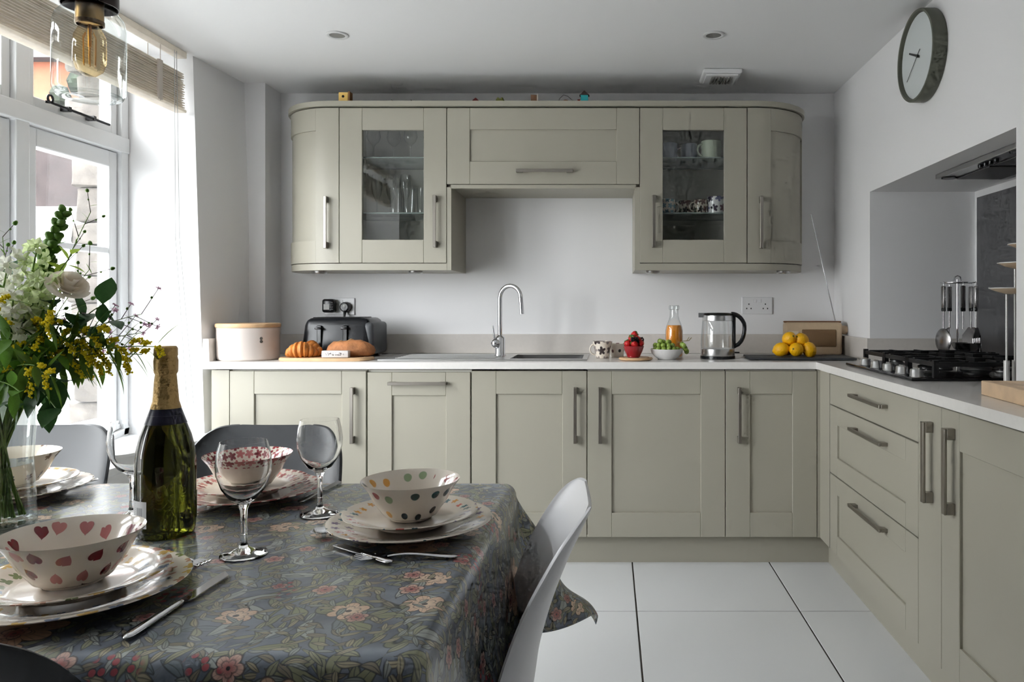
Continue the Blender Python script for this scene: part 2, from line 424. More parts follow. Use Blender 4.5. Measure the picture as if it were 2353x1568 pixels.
def door_handle_back(d, px): handle(d, (PX(px, YD), YD, hz), .24)
u = base_unit('base_cabinet', 'sage base cabinet under the toaster and bread bin', 'cabinet', XB[0], XB[1]); d = shaker('door', u, XB[0], XB[1], ZD0, ZD1); door_handle_back(d, 812)
u = base_unit('integrated_dishwasher', 'narrow sage appliance door with horizontal handle under the drainer', 'dishwasher', XB[1], XB[2]); d = shaker('door', u, XB[1]+.003, XB[2]-.003, ZD0, ZD1-.006)
handle(d, (PX(961, YD), YD, PZ(881, YD)), .25, 'x')
u = base_unit('base_cabinet', 'sage base cabinet directly below the sink bowl', 'cabinet', XB[2], XB[3], top=.72); d = shaker('door', u, XB[2], XB[3], ZD0, ZD1); door_handle_back(d, 1322)
u = base_unit('base_cabinet', 'wide sage base cabinet below the kettle, handle at its left', 'cabinet', XB[3], XB[4]); d = shaker('door', u, XB[3], XB[4], ZD0, ZD1); door_handle_back(d, 1379)
u = base_unit('base_cabinet', 'narrow sage base cabinet in the corner below the lemons', 'cabinet', XB[4], XB[5]); d = shaker('door', u, XB[4], XB[5], ZD0, ZD1); door_handle_back(d, 1698)
tag(B().box(PX(486, YD), XB[0]-.001, YD, YD+.3, ZD0-.02, .846).build('end_filler_panel', CAB), 'narrow sage filler panel between left wall and base cabinets', 'panel')
b = B().box(XB[5]+.001, XD+.01, YD+.002, YD+.2, ZD0, .846).box(XD-.001, XD+.2, 3.147, YD+.03, ZD0, .846)
tag(b.build('corner_post', CAB), 'sage corner post joining the two cabinet runs', 'panel')
# right run
def right_unit(name, label, cat, y0, y1):
    u = E(name, label, cat, (XD+.12, (y0+y1)/2, 0), 'fitted sage base cabinets')
    B().box(XD+.022, XR-.004 if y0 < AY0+.01 else AX-.03, y0+.002, y1-.002, ZD0+.002, .846).build('carcass', CABIN, u, world=True); return u
DY = [3.144, 2.245, 2.089, 1.49]
u = right_unit('drawer_unit', 'wide sage three-drawer unit under the gas hob', 'drawers', DY[1], DY[0])
dr = shaker('drawer', u, DY[1], DY[0], .718, ZD1, 'right', panel=False); handle(dr, (XD, 2.655, .792), .33, 'y', (-1, 0, 0), .012)
for z0, z1, zh in ((.4365, .7165, .668), (ZD0, .4355, .386)):
    dr = shaker('drawer', u, DY[1], DY[0], z0, z1, 'right', stile=.095, rails=(.075, .07)); handle(dr, (XD, 2.655, zh), .33, 'y', (-1, 0, 0), .012)
u = right_unit('pull_out_unit', 'very narrow sage pull-out unit with one tall handle', 'cabinet', DY[2], DY[1])
d = shaker('door', u, DY[2], DY[1], ZD0, ZD1, 'right', panel=False); handle(d, (XD, 2.150, .681), .228, 'z', (-1, 0, 0), .02)
u = right_unit('base_cabinet', 'sage base cabinet at the right edge below the wooden board', 'cabinet', DY[3], DY[2])
d = shaker('door', u, DY[3], DY[2], ZD0, ZD1, 'right'); handle(d, (XD, 2.014, .684), .228, 'z', (-1, 0, 0), .02)
# plinths
PLI = CAB
struct(B().box(-1.72, .965, 3.336, 3.352, 0, ZD0-.002).build('baseboard_back', PLI), 'sage plinth under the back base cabinets')
struct(B().box(.961, .977, DY[3], 3.336, 0, ZD0-.002).build('baseboard_right', PLI), 'sage plinth under the right base cabinets')
# ------------------------------------------------------------------ worktop, upstand
ZT0, ZT = .852, .882
SX0, SX1, SY0, SY1 = PX(1172, 3.5), PX(1343, 3.5), 3.42, 3.72      # sink bowl hole
YF, XF = 3.264, .887
b = B()
b.box(-1.745, SX0, YF, YB, ZT0, ZT); b.box(SX1, XF, YF, YB, ZT0, ZT); b.box(SX0, SX1, YF, SY0, ZT0, ZT); b.box(SX0, SX1, SY1, YB, ZT0, ZT)
b.box(XF, XR, DY[3]-.01, YB, ZT0, ZT); b.box(XR, AX, AY0, AY1, ZT0, ZT)
bmesh.ops.remove_doubles(b.bm, verts=b.bm.verts, dist=1e-5)
wt = tag(b.build('worktop', TOP), 'pale quartz worktop running along back and right cabinets', 'worktop')
up = E('upstand', 'low beige quartz upstand along the walls behind the worktop', 'upstand', (0, YB-.02, ZT))
for a in ((-1.672, XR-.002, YB-.022, YB-.001, 'back'), (-1.765, -1.672, 3.69, 3.709, 'box'), (XR-.02, XR-.001, AY1, YB-.022, 'wall'), (XR-.02, AX-.002, AY1-.02, AY1-.001, 'alcove')):
    B().box(*a[:4], ZT+.0005, ZT+.098, .002).build('upstand_strip', UPST, up, world=True)
B().hexa([(-1.775, 3.30, ZT), (-1.775, 3.31, ZT+.098), (-1.775, 3.69, ZT), (-1.775, 3.69, ZT+.098), (-1.733, 3.30, ZT), (-1.742, 3.31, ZT+.098), (-1.742, 3.69, ZT), (-1.745, 3.69, ZT+.098)]).build('upstand_strip', UPST, up, world=True)
tag(B().box(AX-.006, AX-.001, AY0+.002, AY1-.03, ZT+.001, AZ-.03).build('splash_panel', P('dark_brushed_steel', (.30, .30, .31), .32, 1.0)), 'brushed steel splash panel at the back of the hob alcove', 'splashback')
# ------------------------------------------------------------------ wall cabinets
YU = 3.525; ZU0, ZU1 = PZ(605, YU), PZ(247, YU)
XU = [PX(p, YU) for p in (779, 1026.5, 1470, 1717)]
XUL, XUR, RC = -1.567, .954, .28
def path_curve(s, right=True, off=0.0):             # curved end: flat piece then quarter circle, measured from the inner edge
    x0 = XU[3] if right else XU[0]; sg = 1 if right else -1
    flat = abs((XUR if right else XUL)-x0)-RC
    if s <= flat: return (x0+sg*s, YU+off)
    a = (s-flat)/RC; r = RC-off
    return (x0+sg*(flat+r*math.sin(a)), YU+RC-r*math.cos(a))
CLEN = lambda right: abs((XUR if right else XUL)-(XU[3] if right else XU[0]))-RC+RC*PI/2
def cslab(name, mat, par, right, s0, s1, z0, z1, d0, d1, n=14):
    b = B(); pts = [path_curve(s0+(s1-s0)*i/n, right, d0) for i in range(n+1)]+[path_curve(s0+(s1-s0)*(n-i)/n, right, d1) for i in range(n+1)]
    b.prism(pts, z0, z1); return b.build(name, mat, par, 35, world=True)
def curved_unit(right, label):
    u = E('curved_wall_cabinet', label, 'cabinet', ((XUR+XU[3])/2 if right else (XUL+XU[0])/2, 3.7, ZU0), 'fitted sage wall cabinets')
    L = CLEN(right); st, r0, r1 = .113, .105, .105
    b = B(); n = 14; pts = [path_curve(.002+(L-.002)*i/n, right, .024) for i in range(n+1)]
    e = pts[-1][0]; pts += [(e, YB-.001), (XU[3]+.002 if right else XU[0]-.002, YB-.001)]
    b.prism(pts, ZU0+.002, ZU1); b.build('carcass', CABIN, u, world=True)
    d = cslab('door', CAB, u, right, st*.6, L-.03, ZU0+.05, ZU1-.05, .009, .018)
    cslab('stile', CAB, d, right, GAP, st, ZU0+GAP, ZU1-GAP, 0, .02, 4); cslab('stile', CAB, d, right, L-.05, L, ZU0+GAP, ZU1-GAP, 0, .02, 4)
    cslab('rail', CAB, d, right, st+.0005, L-.0505, ZU0+GAP, ZU0+r0, 0, .02); cslab('rail', CAB, d, right, st+.0005, L-.0505, ZU1-r1, ZU1-GAP, 0, .02)
    handle(d, (PX(1748 if right else 751, YU), YU, (PZ(452, YU)+PZ(572, YU))/2), .24)
curved_unit(False, 'curved-end sage wall cabinet at the left, above the bread bin')
curved_unit(True, 'curved-end sage wall cabinet at the right, above the lemons')
def glass_unit(a0, a1, label, hx, backmat, z_sh):
    u = E('glazed_wall_cabinet', label, 'cabinet', ((a0+a1)/2, 3.7, ZU0), 'fitted sage wall cabinets')
    c = B(); y0 = YU+.022; t = .016
    c.box(a0+.001, a0+t, y0, YB-.002, ZU0, ZU1); c.box(a1-t, a1-.001, y0, YB-.002, ZU0, ZU1)
    c.box(a0+t, a1-t, y0, YB-.002, ZU0, ZU0+t); c.box(a0+t, a1-t, y0, YB-.002, ZU1-t, ZU1); c.box(a0+t, a1-t, YB-.02, YB-.002, ZU0+t, ZU1-t)
    c.build('carcass', backmat, u, world=True)
    for z in z_sh: B().box(a0+t+.001, a1-t-.001, y0+.02, YB-.022, z-.006, z, .001, 1).build('glass_shelf', P('green_edge_glass', (.35, .42, .40), .1, Alpha=.55), u, world=True)
    d = shaker('door', u, a0, a1, ZU0, ZU1, face=YU, pane=True, rails=(PZ(552, YU)-ZU0, ZU1-PZ(298, YU)))
    handle(d, (PX(hx, YU), YU, (PZ(450, YU)+PZ(570, YU))/2), .24)
SHL = (1.562, 1.822)
glass_unit(XU[0], XU[1], 'glass-fronted sage wall cabinet holding drinking glasses', 1001, CABIN, SHL)
glass_unit(XU[2], XU[3], 'glass-fronted sage wall cabinet holding mugs', 1502, CABIN, SHL)
u = E('hood_cabinet', 'wide sage flap-front wall cabinet above the sink', 'cabinet', ((XU[1]+XU[2])/2, 3.7, 1.686), 'fitted sage wall cabinets')
zh0 = PZ(424, YU)
B().box(XU[1]+.001, XU[2]-.001, YU+.022, YB-.002, zh0-.012, ZU1).build('carcass', CAB, u, world=True)
B().box(XU[1]+.018, XU[2]-.018, YU+.004, YU+.022, zh0-.018, zh0-.001).build('light_pelmet', CAB, u, world=True)
d = shaker('door', u, XU[1], XU[2], zh0, ZU1, face=YU); handle(d, (PX(1252, YU), YU, PZ(394, YU)), .262, 'x')
zp = PZ(621, YU)
tag(B().box(XU[1]-.001, PX(1036.5, YU), YU+.004, YB-.002, zp, zh0-.012).build('cabinet_end_panel', CAB), 'sage end panel right of the drinking-glass cabinet', 'panel')
tag(B().box(PX(1458.5, YU), XU[2]+.001, YU+.004, YB-.002, zp, zh0-.012).build('cabinet_end_panel', CAB), 'sage end panel left of the mug cabinet', 'panel')
def cornice(name, label, z0, z1, ins, right_only=None):
    pts = []
    rng = (False, True) if right_only is None else (right_only,)
    L0 = CLEN(False); L1 = CLEN(True)
    left = [path_curve(L0*(1-i/16), False, ins) for i in range(17)]; right = [path_curve(L1*i/16, True, ins) for i in range(17)]
    if right_only is None: pts = left+right+[(right[-1][0], YB-.002), (left[0][0], YB-.002)]
    elif right_only: pts = [(XU[2], YU+ins)]+right+[(right[-1][0], YB-.002), (XU[2], YB-.002)]
    else: pts = left+[(XU[1], YU+ins), (XU[1], YB-.002), (left[0][0], YB-.002)]
    return tag(B().prism(pts, z0, z1).build(name, CAB, None, 30), label, 'trim')
cornice('cornice', 'curved sage cornice strip along the tops of the wall cabinets', ZU1+.004, ZU1+.028, -.012)
cornice('light_pelmet', 'curved sage pelmet under the drinking-glass cabinet', zp, ZU0-.002, .003, False)
cornice('light_pelmet', 'curved sage pelmet under the mug cabinet', zp, ZU0-.002, .003, True)
for px, lb in ((735, 'below the curved cabinet over the toaster'), (955, 'below the drinking-glass cabinet'), (1500, 'below the mug cabinet'), (1800, 'below the curved cabinet over the radio')):
    x = PX(px, 3.62); t = E('under_cabinet_light', 'small disc under-cabinet light '+lb, 'light', (x, 3.62, zp-.012), 'under-cabinet lights')
    B().lathe([(0, .0115), (.032, .0115), (.033, .004), (.030, 0), (0, 0)], 20).build('rim', STEEL, t, 40)
    B().lathe([(0, -.001), (.024, -.001), (.024, .002)], 20).build('lens', P('frosted_lens', (.6, .6, .58), .4), t)
# ------------------------------------------------------------------ ceiling fittings
for px, lb in ((775, 'recessed ceiling downlight above the drinking-glass cabinet side'), (1640, 'recessed ceiling downlight nearer the right wall')):
    Y = 3.05; t = E('ceiling_downlight', lb, 'downlight', (PX(px, Y), Y, ZC), 'ceiling downlights')
    B().lathe([(.030, -.0005), (.043, -.0005), (.044, -.004), (.040, -.007), (.031, -.005), (.030, -.0005)], 28).build('rim', P('satin_white_ring', (.7, .7, .7), .35), t, 50)
    B().lathe([(0, -.001), (.031, -.001), (.031, -.003), (.022, -.0025), (0, -.0025)], 24).build('lamp', P('grey_lamp_face', (.22, .22, .21), .25), t)
Y = 3.56; v = E('ceiling_vent', 'white square ceiling extractor vent with grille', 'vent', (PX(1655, Y), Y, ZC))
b = B().box(-.088, .088, -.085, .085, -.022, -.001, .006).box(-.075, .075, -.072, .072, -.03, -.022, .004); b.build('housing', WHITEP, v)
for i in range(7): B().box(-.045+i*.0145, -.037+i*.0145, -.05, .05, -.036, -.0302).build('slat', P('vent_slat_grey', (.25, .24, .22), .6), v)
# ------------------------------------------------------------------ extractor in the alcove
ex = E('extractor_hood', 'flat steel extractor hood set into the alcove soffit', 'extractor', (1.39, 2.62, AZ))
B().box(-.14, .14, -.30, .30, -.02, -.001, .003).build('frame', STEEL, ex)
for yy in (-.15, .13): B().box(-.08, .09, yy-.125, yy+.125, -.026, -.0205, .002).build('grease_filter', P('filter_mesh', (.16, .16, .16), .5, .8), ex)
for i in range(4): B().lathe([(0, -.030), (.008, -.030), (.009, -.0205)], 12, (-.115, -.11+i*.035, 0)).build('button', BLACK, ex, 40)
for yy in (-.24, .25): B().lathe([(0, -.025), (.026, -.025), (.028, -.0205)], 16, (-.11, yy, 0)).build('lamp', P('dark_lens', (.03, .03, .03), .2), ex, 40)
# ------------------------------------------------------------------ sink and tap
sk = E('inset_sink', 'stainless steel inset sink with drainer left of its bowl', 'sink', ((PX(870, 3.4)-.09)/2, 3.58, ZT))
sx0, sx1, sy0, sy1 = PX(872, 3.4), PX(1350, 3.45), 3.37, 3.80
b = B()
for q in ((sx0, SX0+.008, sy0, sy1), (SX1-.008, sx1, sy0, sy1), (SX0+.008, SX1-.008, sy0, SY0+.008), (SX0+.008, SX1-.008, SY1-.008, sy1)): b.box(*q, ZT+.0004, ZT+.004)
b.build('rim', STEEL, sk, world=True)
c = B(); x0, x1, y0, y1, zb = SX0+.003, SX1-.003, SY0+.003, SY1-.003, ZT-.15
c.box(x0, x1, y0, y1, zb, zb+.002); c.box(x0, x0+.002, y0, y1, zb, ZT+.003); c.box(x1-.002, x1, y0, y1, zb, ZT+.003); c.box(x0, x1, y0, y0+.002, zb, ZT+.003); c.box(x0, x1, y1-.002, y1, zb, ZT+.003)
c.build('bowl', STEEL, sk, world=True)
B().lathe([(0, .004), (.025, .004), (.04, .002), (.042, 0)], 20, ((x0+x1)/2, (y0+y1)/2, zb+.002)).build('strainer', CHROME, sk, 40, world=True)
for i in range(7):
    yy = sy0+.07+i*.045; B().box(sx0+.06, SX0-.06, yy-.006, yy+.006, ZT+.0041, ZT+.0075, .002).build('drainer_rib', STEEL, sk, world=True)
tx, ty = PX(1149, 3.60), 3.60
tp = E('kitchen_tap', 'chrome swan-neck tap with side lever at the sink', 'tap', (tx, ty, ZT+.0042))
B().lathe([(0, 0), (.027, 0), (.027, .006), (.024, .01), (.024, .085), (.020, .092), (.014, .096), (.0115, .10)], 24).build('body', CHROME, tp, 40)
zt = PZ(650, 3.55)-ZT-.018; rr = .057; d = Vector((math.cos(R(-25)), math.sin(R(-25)), 0))
pts = [(0, 0, .09), (0, 0, .16), (0, 0, zt-rr)]+[tuple(d*(rr-rr*math.cos(a))+Vector((0, 0, zt-rr+rr*math.sin(a)))) for a in [PI*i/14 for i in range(1, 15)]]
e = d*(2*rr+.004); pts += [(e.x, e.y, zt-rr-.04), (e.x*1.02, e.y*1.02, zt-rr-.075)]
B().tube(pts, .0105, 14).build('spout', CHROME, tp, 60)
B().ball((-.018, -.022, .062), .022, 16, 10).build('lever_hub', CHROME, tp, 60)
B().tube([(-.022, -.026, .08), (-.030, -.03, .145)], [.0055, .004], 8).build('lever', CHROME, tp, 60)
# ------------------------------------------------------------------ sockets
def socket(px0, px1, py0, py1, label):
    Y = YB; x0, x1, z0, z1 = PX(px0, Y), PX(px1, Y), PZ(py1, Y), PZ(py0, Y)
    s = E('double_socket', label, 'socket', ((x0+x1)/2, YB, (z0+z1)/2), 'wall sockets'); w_, h_ = (x1-x0)/2, (z1-z0)/2
    B().box(-w_, w_, -.009, -.0005, -h_, h_, .003).build('plate', WHITEP, s)
    for sg in (-1, 1):
        B().box(sg*.012-.007, sg*.012+.007, -.0125, -.009, h_*.35, h_*.75, .001).build('switch', WHITEP, s)
        pn = B()
        for dx, dz in ((0, .011), (-.011, -.011), (.011, -.011)): pn.box(sg*.042+dx-.0028, sg*.042+dx+.0028, -.0096, -.0089, dz-.0035-.004, dz+.0035-.004)
        pn.build('pin_holes', P('socket_hole', (.03, .03, .03), .6), s)
    return s
socket(1704, 1774, 683, 722, 'white double wall socket with empty holes above the kettle')
socket(746, 816, 685, 724, 'white double wall socket behind the toaster with plugs in it')
Y = YB-.01; t = E('plug_timer', 'square black plug-in timer with pale dial in the left socket', 'plug', (PX(761, Y), Y, PZ(702, Y)))
B().box(-.031, .031, -.05, -.0005, -.037, .032, .012, 3).build('body', BLACK, t, 50)
B().box(-.020, .008, -.0515, -.050, -.022, .006, .0005).build('dial', P('pale_dial', (.6, .6, .58), .5), t)
for i in range(4): B().box(.014, .026, -.0515, -.050, -.022+i*.011, -.017+i*.011).build('button', P('dark_button', (.05, .05, .05), .5), t)
t = E('mains_plug', 'round black mains plug with cord behind the toaster', 'plug', (PX(796, Y), Y, PZ(706, Y)))
B().lathe([(0, .035), (.018, .035), (.025, .026), (.027, .0), (0, 0)], 24).xf(Matrix.Rotation(PI/2, 4, 'X')).build('body', BLACK, t, 40)
B().ball((0, -.035, .006), .009, 10, 6, sy=.3).build('badge', P('pale_dial', (.6, .6, .58), .5), t, 60)
B().tube([(0, -.02, -.02), (0, -.03, -.045), (.002, -.035, -.10), (.01, -.03, -.15)], [.009, .006, .0038, .0035], 8).build('cord', BLACK, t, 60)
# ------------------------------------------------------------------ left worktop things
def put(name, label, cat, px, Y, group=None, rz=0., z=ZT): return E(name, label, cat, (PX(px, Y), Y, z+.0005), group, rz)
t = put('bread_bin', 'round pale enamel bread bin with wooden lid', 'bread bin', 571, 3.43)
B().lathe([(0, 0), (.122, 0), (.128, .006), (.131, .02), (.131, .138), (.133, .142), (.130, .145), (.126, .145), (.126, .02), (0, .012)], 48).build('body', P('pale_pink_enamel', lin(214, 204, 197), .32), t, 30)
B().lathe([(0, .1455), (.134, .1455), (.136, .15), (.136, .158), (.132, .163), (0, .163)], 48).build('lid', WOOD, t, 30)
for k, zz in enumerate((.098, .084)):
    a = R(-42); B().lathe([(0, .0012), (.0065, .001), (.0068, 0)], 12).build('badge', P('badge_grey', (.12, .11, .1), .5), t, loc=(.1312*math.cos(a), .1312*math.sin(a), zz), rot=(PI/2, 0, a+PI/2))
# toaster
t = put('toaster', 'black four-slice toaster behind the loaf', 'toaster', 793, 3.66)
b = B().box(-.168, .168, -.13, .13, .008, .185, .035, 4)
for v in b.bm.verts: k = 1-.10*max(0, v.co.z-.03)/.15; v.co.x *= k; v.co.y *= k
b.build('body', P('black_gloss_enamel', (.010, .011, .014), .30), t, 50)
B().box(.118, .1705, -.118, .118, .012, .165, .018, 3).build('side_panel', P('slate_grey_plastic', (.075, .08, .088), .45), t, 50)
for sx in (-.075, .045):
    B().box(sx-.011, sx+.011, -.134, -.118, .045, .150, .003).build('lever_track', P('gloss_black_recess', (.004, .004, .005), .12), t)
    B().box(sx-.016, sx+.016, -.150, -.130, .132, .143, .004).build('lever', BLACK, t, 40)
    B().lathe([(0, .012), (.013, .012), (.014, 0)], 16).build('dial', CHROME, t, 40, loc=(sx, -.131, .030), rot=(PI/2, 0, 0))
for yy in (-.075, -.025, .025, .075): B().box(-.12, .10, yy-.013, yy+.013, .184, .188, .002).build('bread_slot', P('slot_dark', (.02, .02, .02), .5, .5), t)
for sx in (-.12, .12):
    for sy in (-.09, .09): B().lathe([(0, 0), (.014, 0), (.012, .01), (0, .01)], 10, (sx, sy, 0)).build('foot', BLACK, t)
# bread board, croissants, loaf
t = put('bread_board', 'oblong wooden bread board in front of the toaster', 'board', 752, 3.385)
pl = []
for i in range(40):
    a = TAU*i/40; c, s_ = math.cos(a), math.sin(a); pl.append((.202*math.copysign(abs(c)**.55, c), .085*math.copysign(abs(s_)**.55, s_)))
b = B().prism(pl, 0, .014); bmesh.ops.bevel(b.bm, geom=[e for e in b.bm.edges if abs(e.verts[0].co.z-e.verts[1].co.z) < 1e-4], offset=.003, segments=2, affect='EDGES'); b.build('board', WOOD, t, 40)
B().tube([(.15+.012*math.cos(a*TAU/12), .012*math.sin(a*TAU/12), .0142) for a in range(13)], .0012, 5).build('hang_hole_rim', P('dark_wood_rim', lin(150, 105, 65), .6), t)
CRUST = P('golden_crust', lin(198, 122, 52), .5, var=.45, vscale=28, bump=.3, bscale=60)
def croissant(px, Y, rz, L, label):
    t = E('croissant', label, 'croissant', (PX(px, Y), Y, ZT+.0160), 'croissants on the bread board', rz)
    n = 9
    for k in range(n):
        u = (k+.5)/n*2-1; a = u*1.05; r = .037*(1-abs(u)**1.7*.78); rad = L*.55
        p = Vector((rad*math.sin(a), -rad*math.cos(a)+rad*.75, r*.92)); tn = Vector((math.cos(a), math.sin(a), 0))
        b = B().lathe([(0, -L*.105), (r*.80, -L*.085), (r*1.02, -L*.03), (r*.93, L*.05), (r*.62, L*.10), (0, L*.105)], 14)
        b.build('pastry_roll', CRUST, t, 60, loc=p, rot=aim(tn*(1 if u > 0 else -1)))
croissant(694, 3.37, R(10), .135, 'golden croissant at the left front of the bread board')
croissant(722, 3.44, R(-35), .115, 'golden croissant tucked between its neighbour and the loaf')
LOAF = P('brown_loaf_crust', lin(176, 116, 72), .75, var=.35, vscale=22, bump=.4, bscale=70)
t = E('bread_loaf', 'domed brown crusty loaf on the bread board', 'bread', (PX(807, 3.42), 3.42, ZT+.016), None, R(4))
b = B().lathe([(0, 0), (.75, 0), (.95, .12), (1.0, .35), (.93, .62), (.72, .86), (.4, .97), (0, 1)], 36)
b.xf(Matrix.Diagonal((.108, .062, .072, 1)));
for v in b.bm.verts: v.co += Vector((0, 0, .004*math.sin(v.co.x*60)*math.cos(v.co.y*50)*(v.co.z > .02)))
b.build('crust', LOAF, t, 60)
for k in (-1, 0, 1): B().tube([(k*.045-.012, -.03, .066-abs(k)*.006), (k*.045, 0, .073-abs(k)*.007), (k*.045+.012, .03, .066-abs(k)*.006)], [.003, .006, .003], 6).build('score', P('pale_score', lin(205, 160, 110), .8), t, 60)
m = bpy.data.materials.new('printed_packet'); n_ = NT(m); _, U, V = n_.uv(); MATS['printed_packet'] = m
ink = (n_.noise(n_.vec(U*1.0, V*.35), 300, 2).gt(.52))*((V-.02).abs().lt(.0075))*(((U-.033).abs()-.012).abs().lt(.0105))
n_.link(n_.mix(ink, (.72, .68, .66), (.10, .085, .075)), n_.bsdf.inputs['Base Color']); n_.bsdf.inputs['Roughness'].default_value = .4
t = E('butter_packet', 'small white printed packet in front of the loaf', 'packet', (PX(772, 3.33), 3.33, ZT+.016), None, R(3))
b = B().box(-.057, .057, -.018, .018, 0, .030, .003); b.uvl = b.bm.loops.layers.uv.new('UVMap')
for f in b.bm.faces:
    for lp in f.loops: lp[b.uvl].uv = ((lp.vert.co.x+.057)*.58, lp.vert.co.z*1.3)
b.build('wrapper', m, t, 40)
B().box(-.058, .058, -.0187, -.0180, .0135, .0150).build('fold', P('packet_fold', (.55, .5, .48), .5), t)
# ------------------------------------------------------------------ right-hand worktop things
def mug(name, label, px, Y, r, h, mat, hand=R(180), group=None, z=ZT, flare=1.0):
    t = put(name, label, 'mug', px, Y, group, 0, z); r0 = r*(.82 if flare > 1 else .94)
    prof = [(0, 0), (r0*.9, 0), (r0, .004), (r*(.9 if flare > 1 else 1), h*.5), (r*flare, h-.002), (r*flare-.002, h), (r*flare-.004, h-.003), (r*.9-.003, h*.5), (r0-.004, .008), (0, .007)]
    B().lathe(prof, 28, uv=True).build('cup', mat, t, 40)
    c, s_ = math.cos(hand), math.sin(hand); pts = []
    for i in range(9):
        a = -PI/2+PI*i/8; q = r*.93+h*.30*math.cos(a); pts.append((c*q, s_*q, h*.52+h*.31*math.sin(a)))
    B().tube(pts, h*.05, 8).build('handle', mat, t, 60)
    return t
def motif(name, base, cols, cell=.02, rad=.3, shape='dot', usc=.5, vmin=None, rough=.14, jit=.15, off=0.0):
    # printed motif repeated on crockery; u is the turn around the piece, v the length along its profile in metres
    m = bpy.data.materials.new(name); MATS[name] = m; n = NT(m); _, U, V = n.uv()
    x = U*(usc/cell); y = V*(1/cell)+off
    row = y.floor(); x = x+(row*.5).fract()*1.0
    ci = n.vec(x.floor(), row); rn = n.white(ci); rn2 = n.white(n.vec(x.floor()+37.0, row+11.0)); rn3 = n.white(n.vec(x.floor()-13.0, row+57.0))
    lx = x.fract()-.5+(rn2-.5)*jit; ly = y.fract()-.5+(rn3-.5)*jit
    if shape == 'dot': mask = (lx*lx+ly*ly).sqrt().soft(rad-.02, rad+.02)
    elif shape == 'heart':
        an = (rn3-.5)*1.2; rx = lx*an.cos()-ly*an.sin(); ry = lx*an.sin()+ly*an.cos()
        hx = rx.abs()*(1/rad); hy = ry*(1/rad)-hx.max(.0001).sqrt()*.65+.1
        mask = (hx*hx+hy*hy*1.1).soft(.90, 1.05)
    elif shape == 'flower':
        r_ = (lx*lx+ly*ly).sqrt(); th = ly.atan2(lx)+rn3*6.0
        mask = (r_-((th*2.5).sin().abs()*.55+.45)*rad).soft(-.02, .02)
    elif shape == 'strip':
        mask = ((lx.abs()-.22-(ly*2.4).abs()*.1).soft(-.02, .02))*(ly.abs().soft(.36, .42))
    if vmin is not None: mask = mask*(V.gt(vmin[0]))*(V.lt(vmin[1]))
    col = cols[0]
    for i, c in enumerate(cols[1:]): col = n.mix(rn.gt((i+1)/len(cols)), col, c)
    n.link(n.mix(mask, base, col), n.bsdf.inputs['Base Color'])
    n.bsdf.inputs['Roughness'].default_value = rough; n.bsdf.inputs['Coat Weight'].default_value = .4
    return m
CREAM = lin(232, 222, 208)
FLM = motif('grey_floral_print', CREAM, [lin(120, 110, 108), lin(160, 150, 145), lin(70, 60, 60)], .046, .46, 'flower', .25)
mug('flared_mug', 'cream flared mug with grey print, leftmost of the worktop mugs', 1384, 3.52, .040, .078, FLM, R(200), 'mugs beside the strawberries', ZT, 1.18)
mug('flared_mug', 'cream mug with dark spots between grey mug and strawberries', 1418, 3.60, .038, .064, motif('dark_spot_print', CREAM, [lin(50, 40, 45), lin(120, 80, 80)], .04, .2, 'dot', .25), R(180), 'mugs beside the strawberries', ZT, 1.12)
RED = P('strawberry_red', lin(196, 24, 28), .3, bump=.3, bscale=300)
t = put('serving_board', 'small round wooden board under the strawberry bowl', 'board', 1461, 3.385)
B().lathe([(0, 0), (.066, 0), (.074, .004), (.076, .009), (.070, .013), (.066, .0115), (0, .011)], 36).build('board', P('light_ash_wood', lin(214, 178, 138), .5, var=.15, vscale=20), t, 30)
B().tube([(.058*math.cos(TAU*i/28), .058*math.sin(TAU*i/28), .0118) for i in range(29)], .0008, 5).build('inlay_ring', P('inlay_brown', lin(160, 115, 75), .6), t)
zb = ZT+.0125
t = put('red_glass_bowl', 'small red glass bowl filled with strawberries', 'bowl', 1456, 3.385, z=zb)
B().lathe([(0, 0), (.026, 0), (.028, .003), (.040, .028), (.047, .050), (.0455, .051), (.038, .029), (.026, .006), (0, .005)], 32).build('bowl', P('red_glass', (.35, .012, .02), .08, Coat_Weight=.5), t, 40)
B().lathe([(.0275, .0028), (.0295, .0028), (.0295, .0055), (.0275, .0055)], 32).build('foot_ring', P('red_glass', (.35, .012, .02), .08), t, 40)
sb = B().lathe([(0, -.019), (.006, -.017), (.0135, -.006), (.0165, .006), (.013, .013), (.005, .015), (0, .0145)], 14).mesh('strawberry', RED, 60)
cb = B()
for i in range(6):
    a = TAU*i/6; cb.tube([(0, 0, .014), (.008*math.cos(a), .008*math.sin(a), .0165), (.015*math.cos(a), .015*math.sin(a), .012)], [.003, .0028, .0004], 4)
cal = cb.mesh('calyx', P('leaf_green_light', lin(80, 125, 45), .5), 60)
rnd = random.Random(21)
def fruit(name, label, cat, loc, rot, grp): return E(name, label, cat, loc, grp)
pos = [(-.026, -.012, .060), (.004, -.028, .060), (.030, -.006, .060), (.012, .022, .060), (-.018, .020, .060), (-.008, -.006, .083), (.018, -.004, .080), (.002, .012, .099)]
for i, p in enumerate(pos):
    s_ = E('strawberry', 'ripe red strawberry heaped in the red glass bowl', 'strawberry', (PX(1456, 3.385)+p[0], 3.385+p[1], zb+p[2]), 'strawberries in the red bowl')
    s_.rotation_euler = (rnd.uniform(.3, 1.4), rnd.uniform(-.6, .6), rnd.uniform(0, 6))
    inst('flesh', sb, s_); inst('calyx', cal, s_)
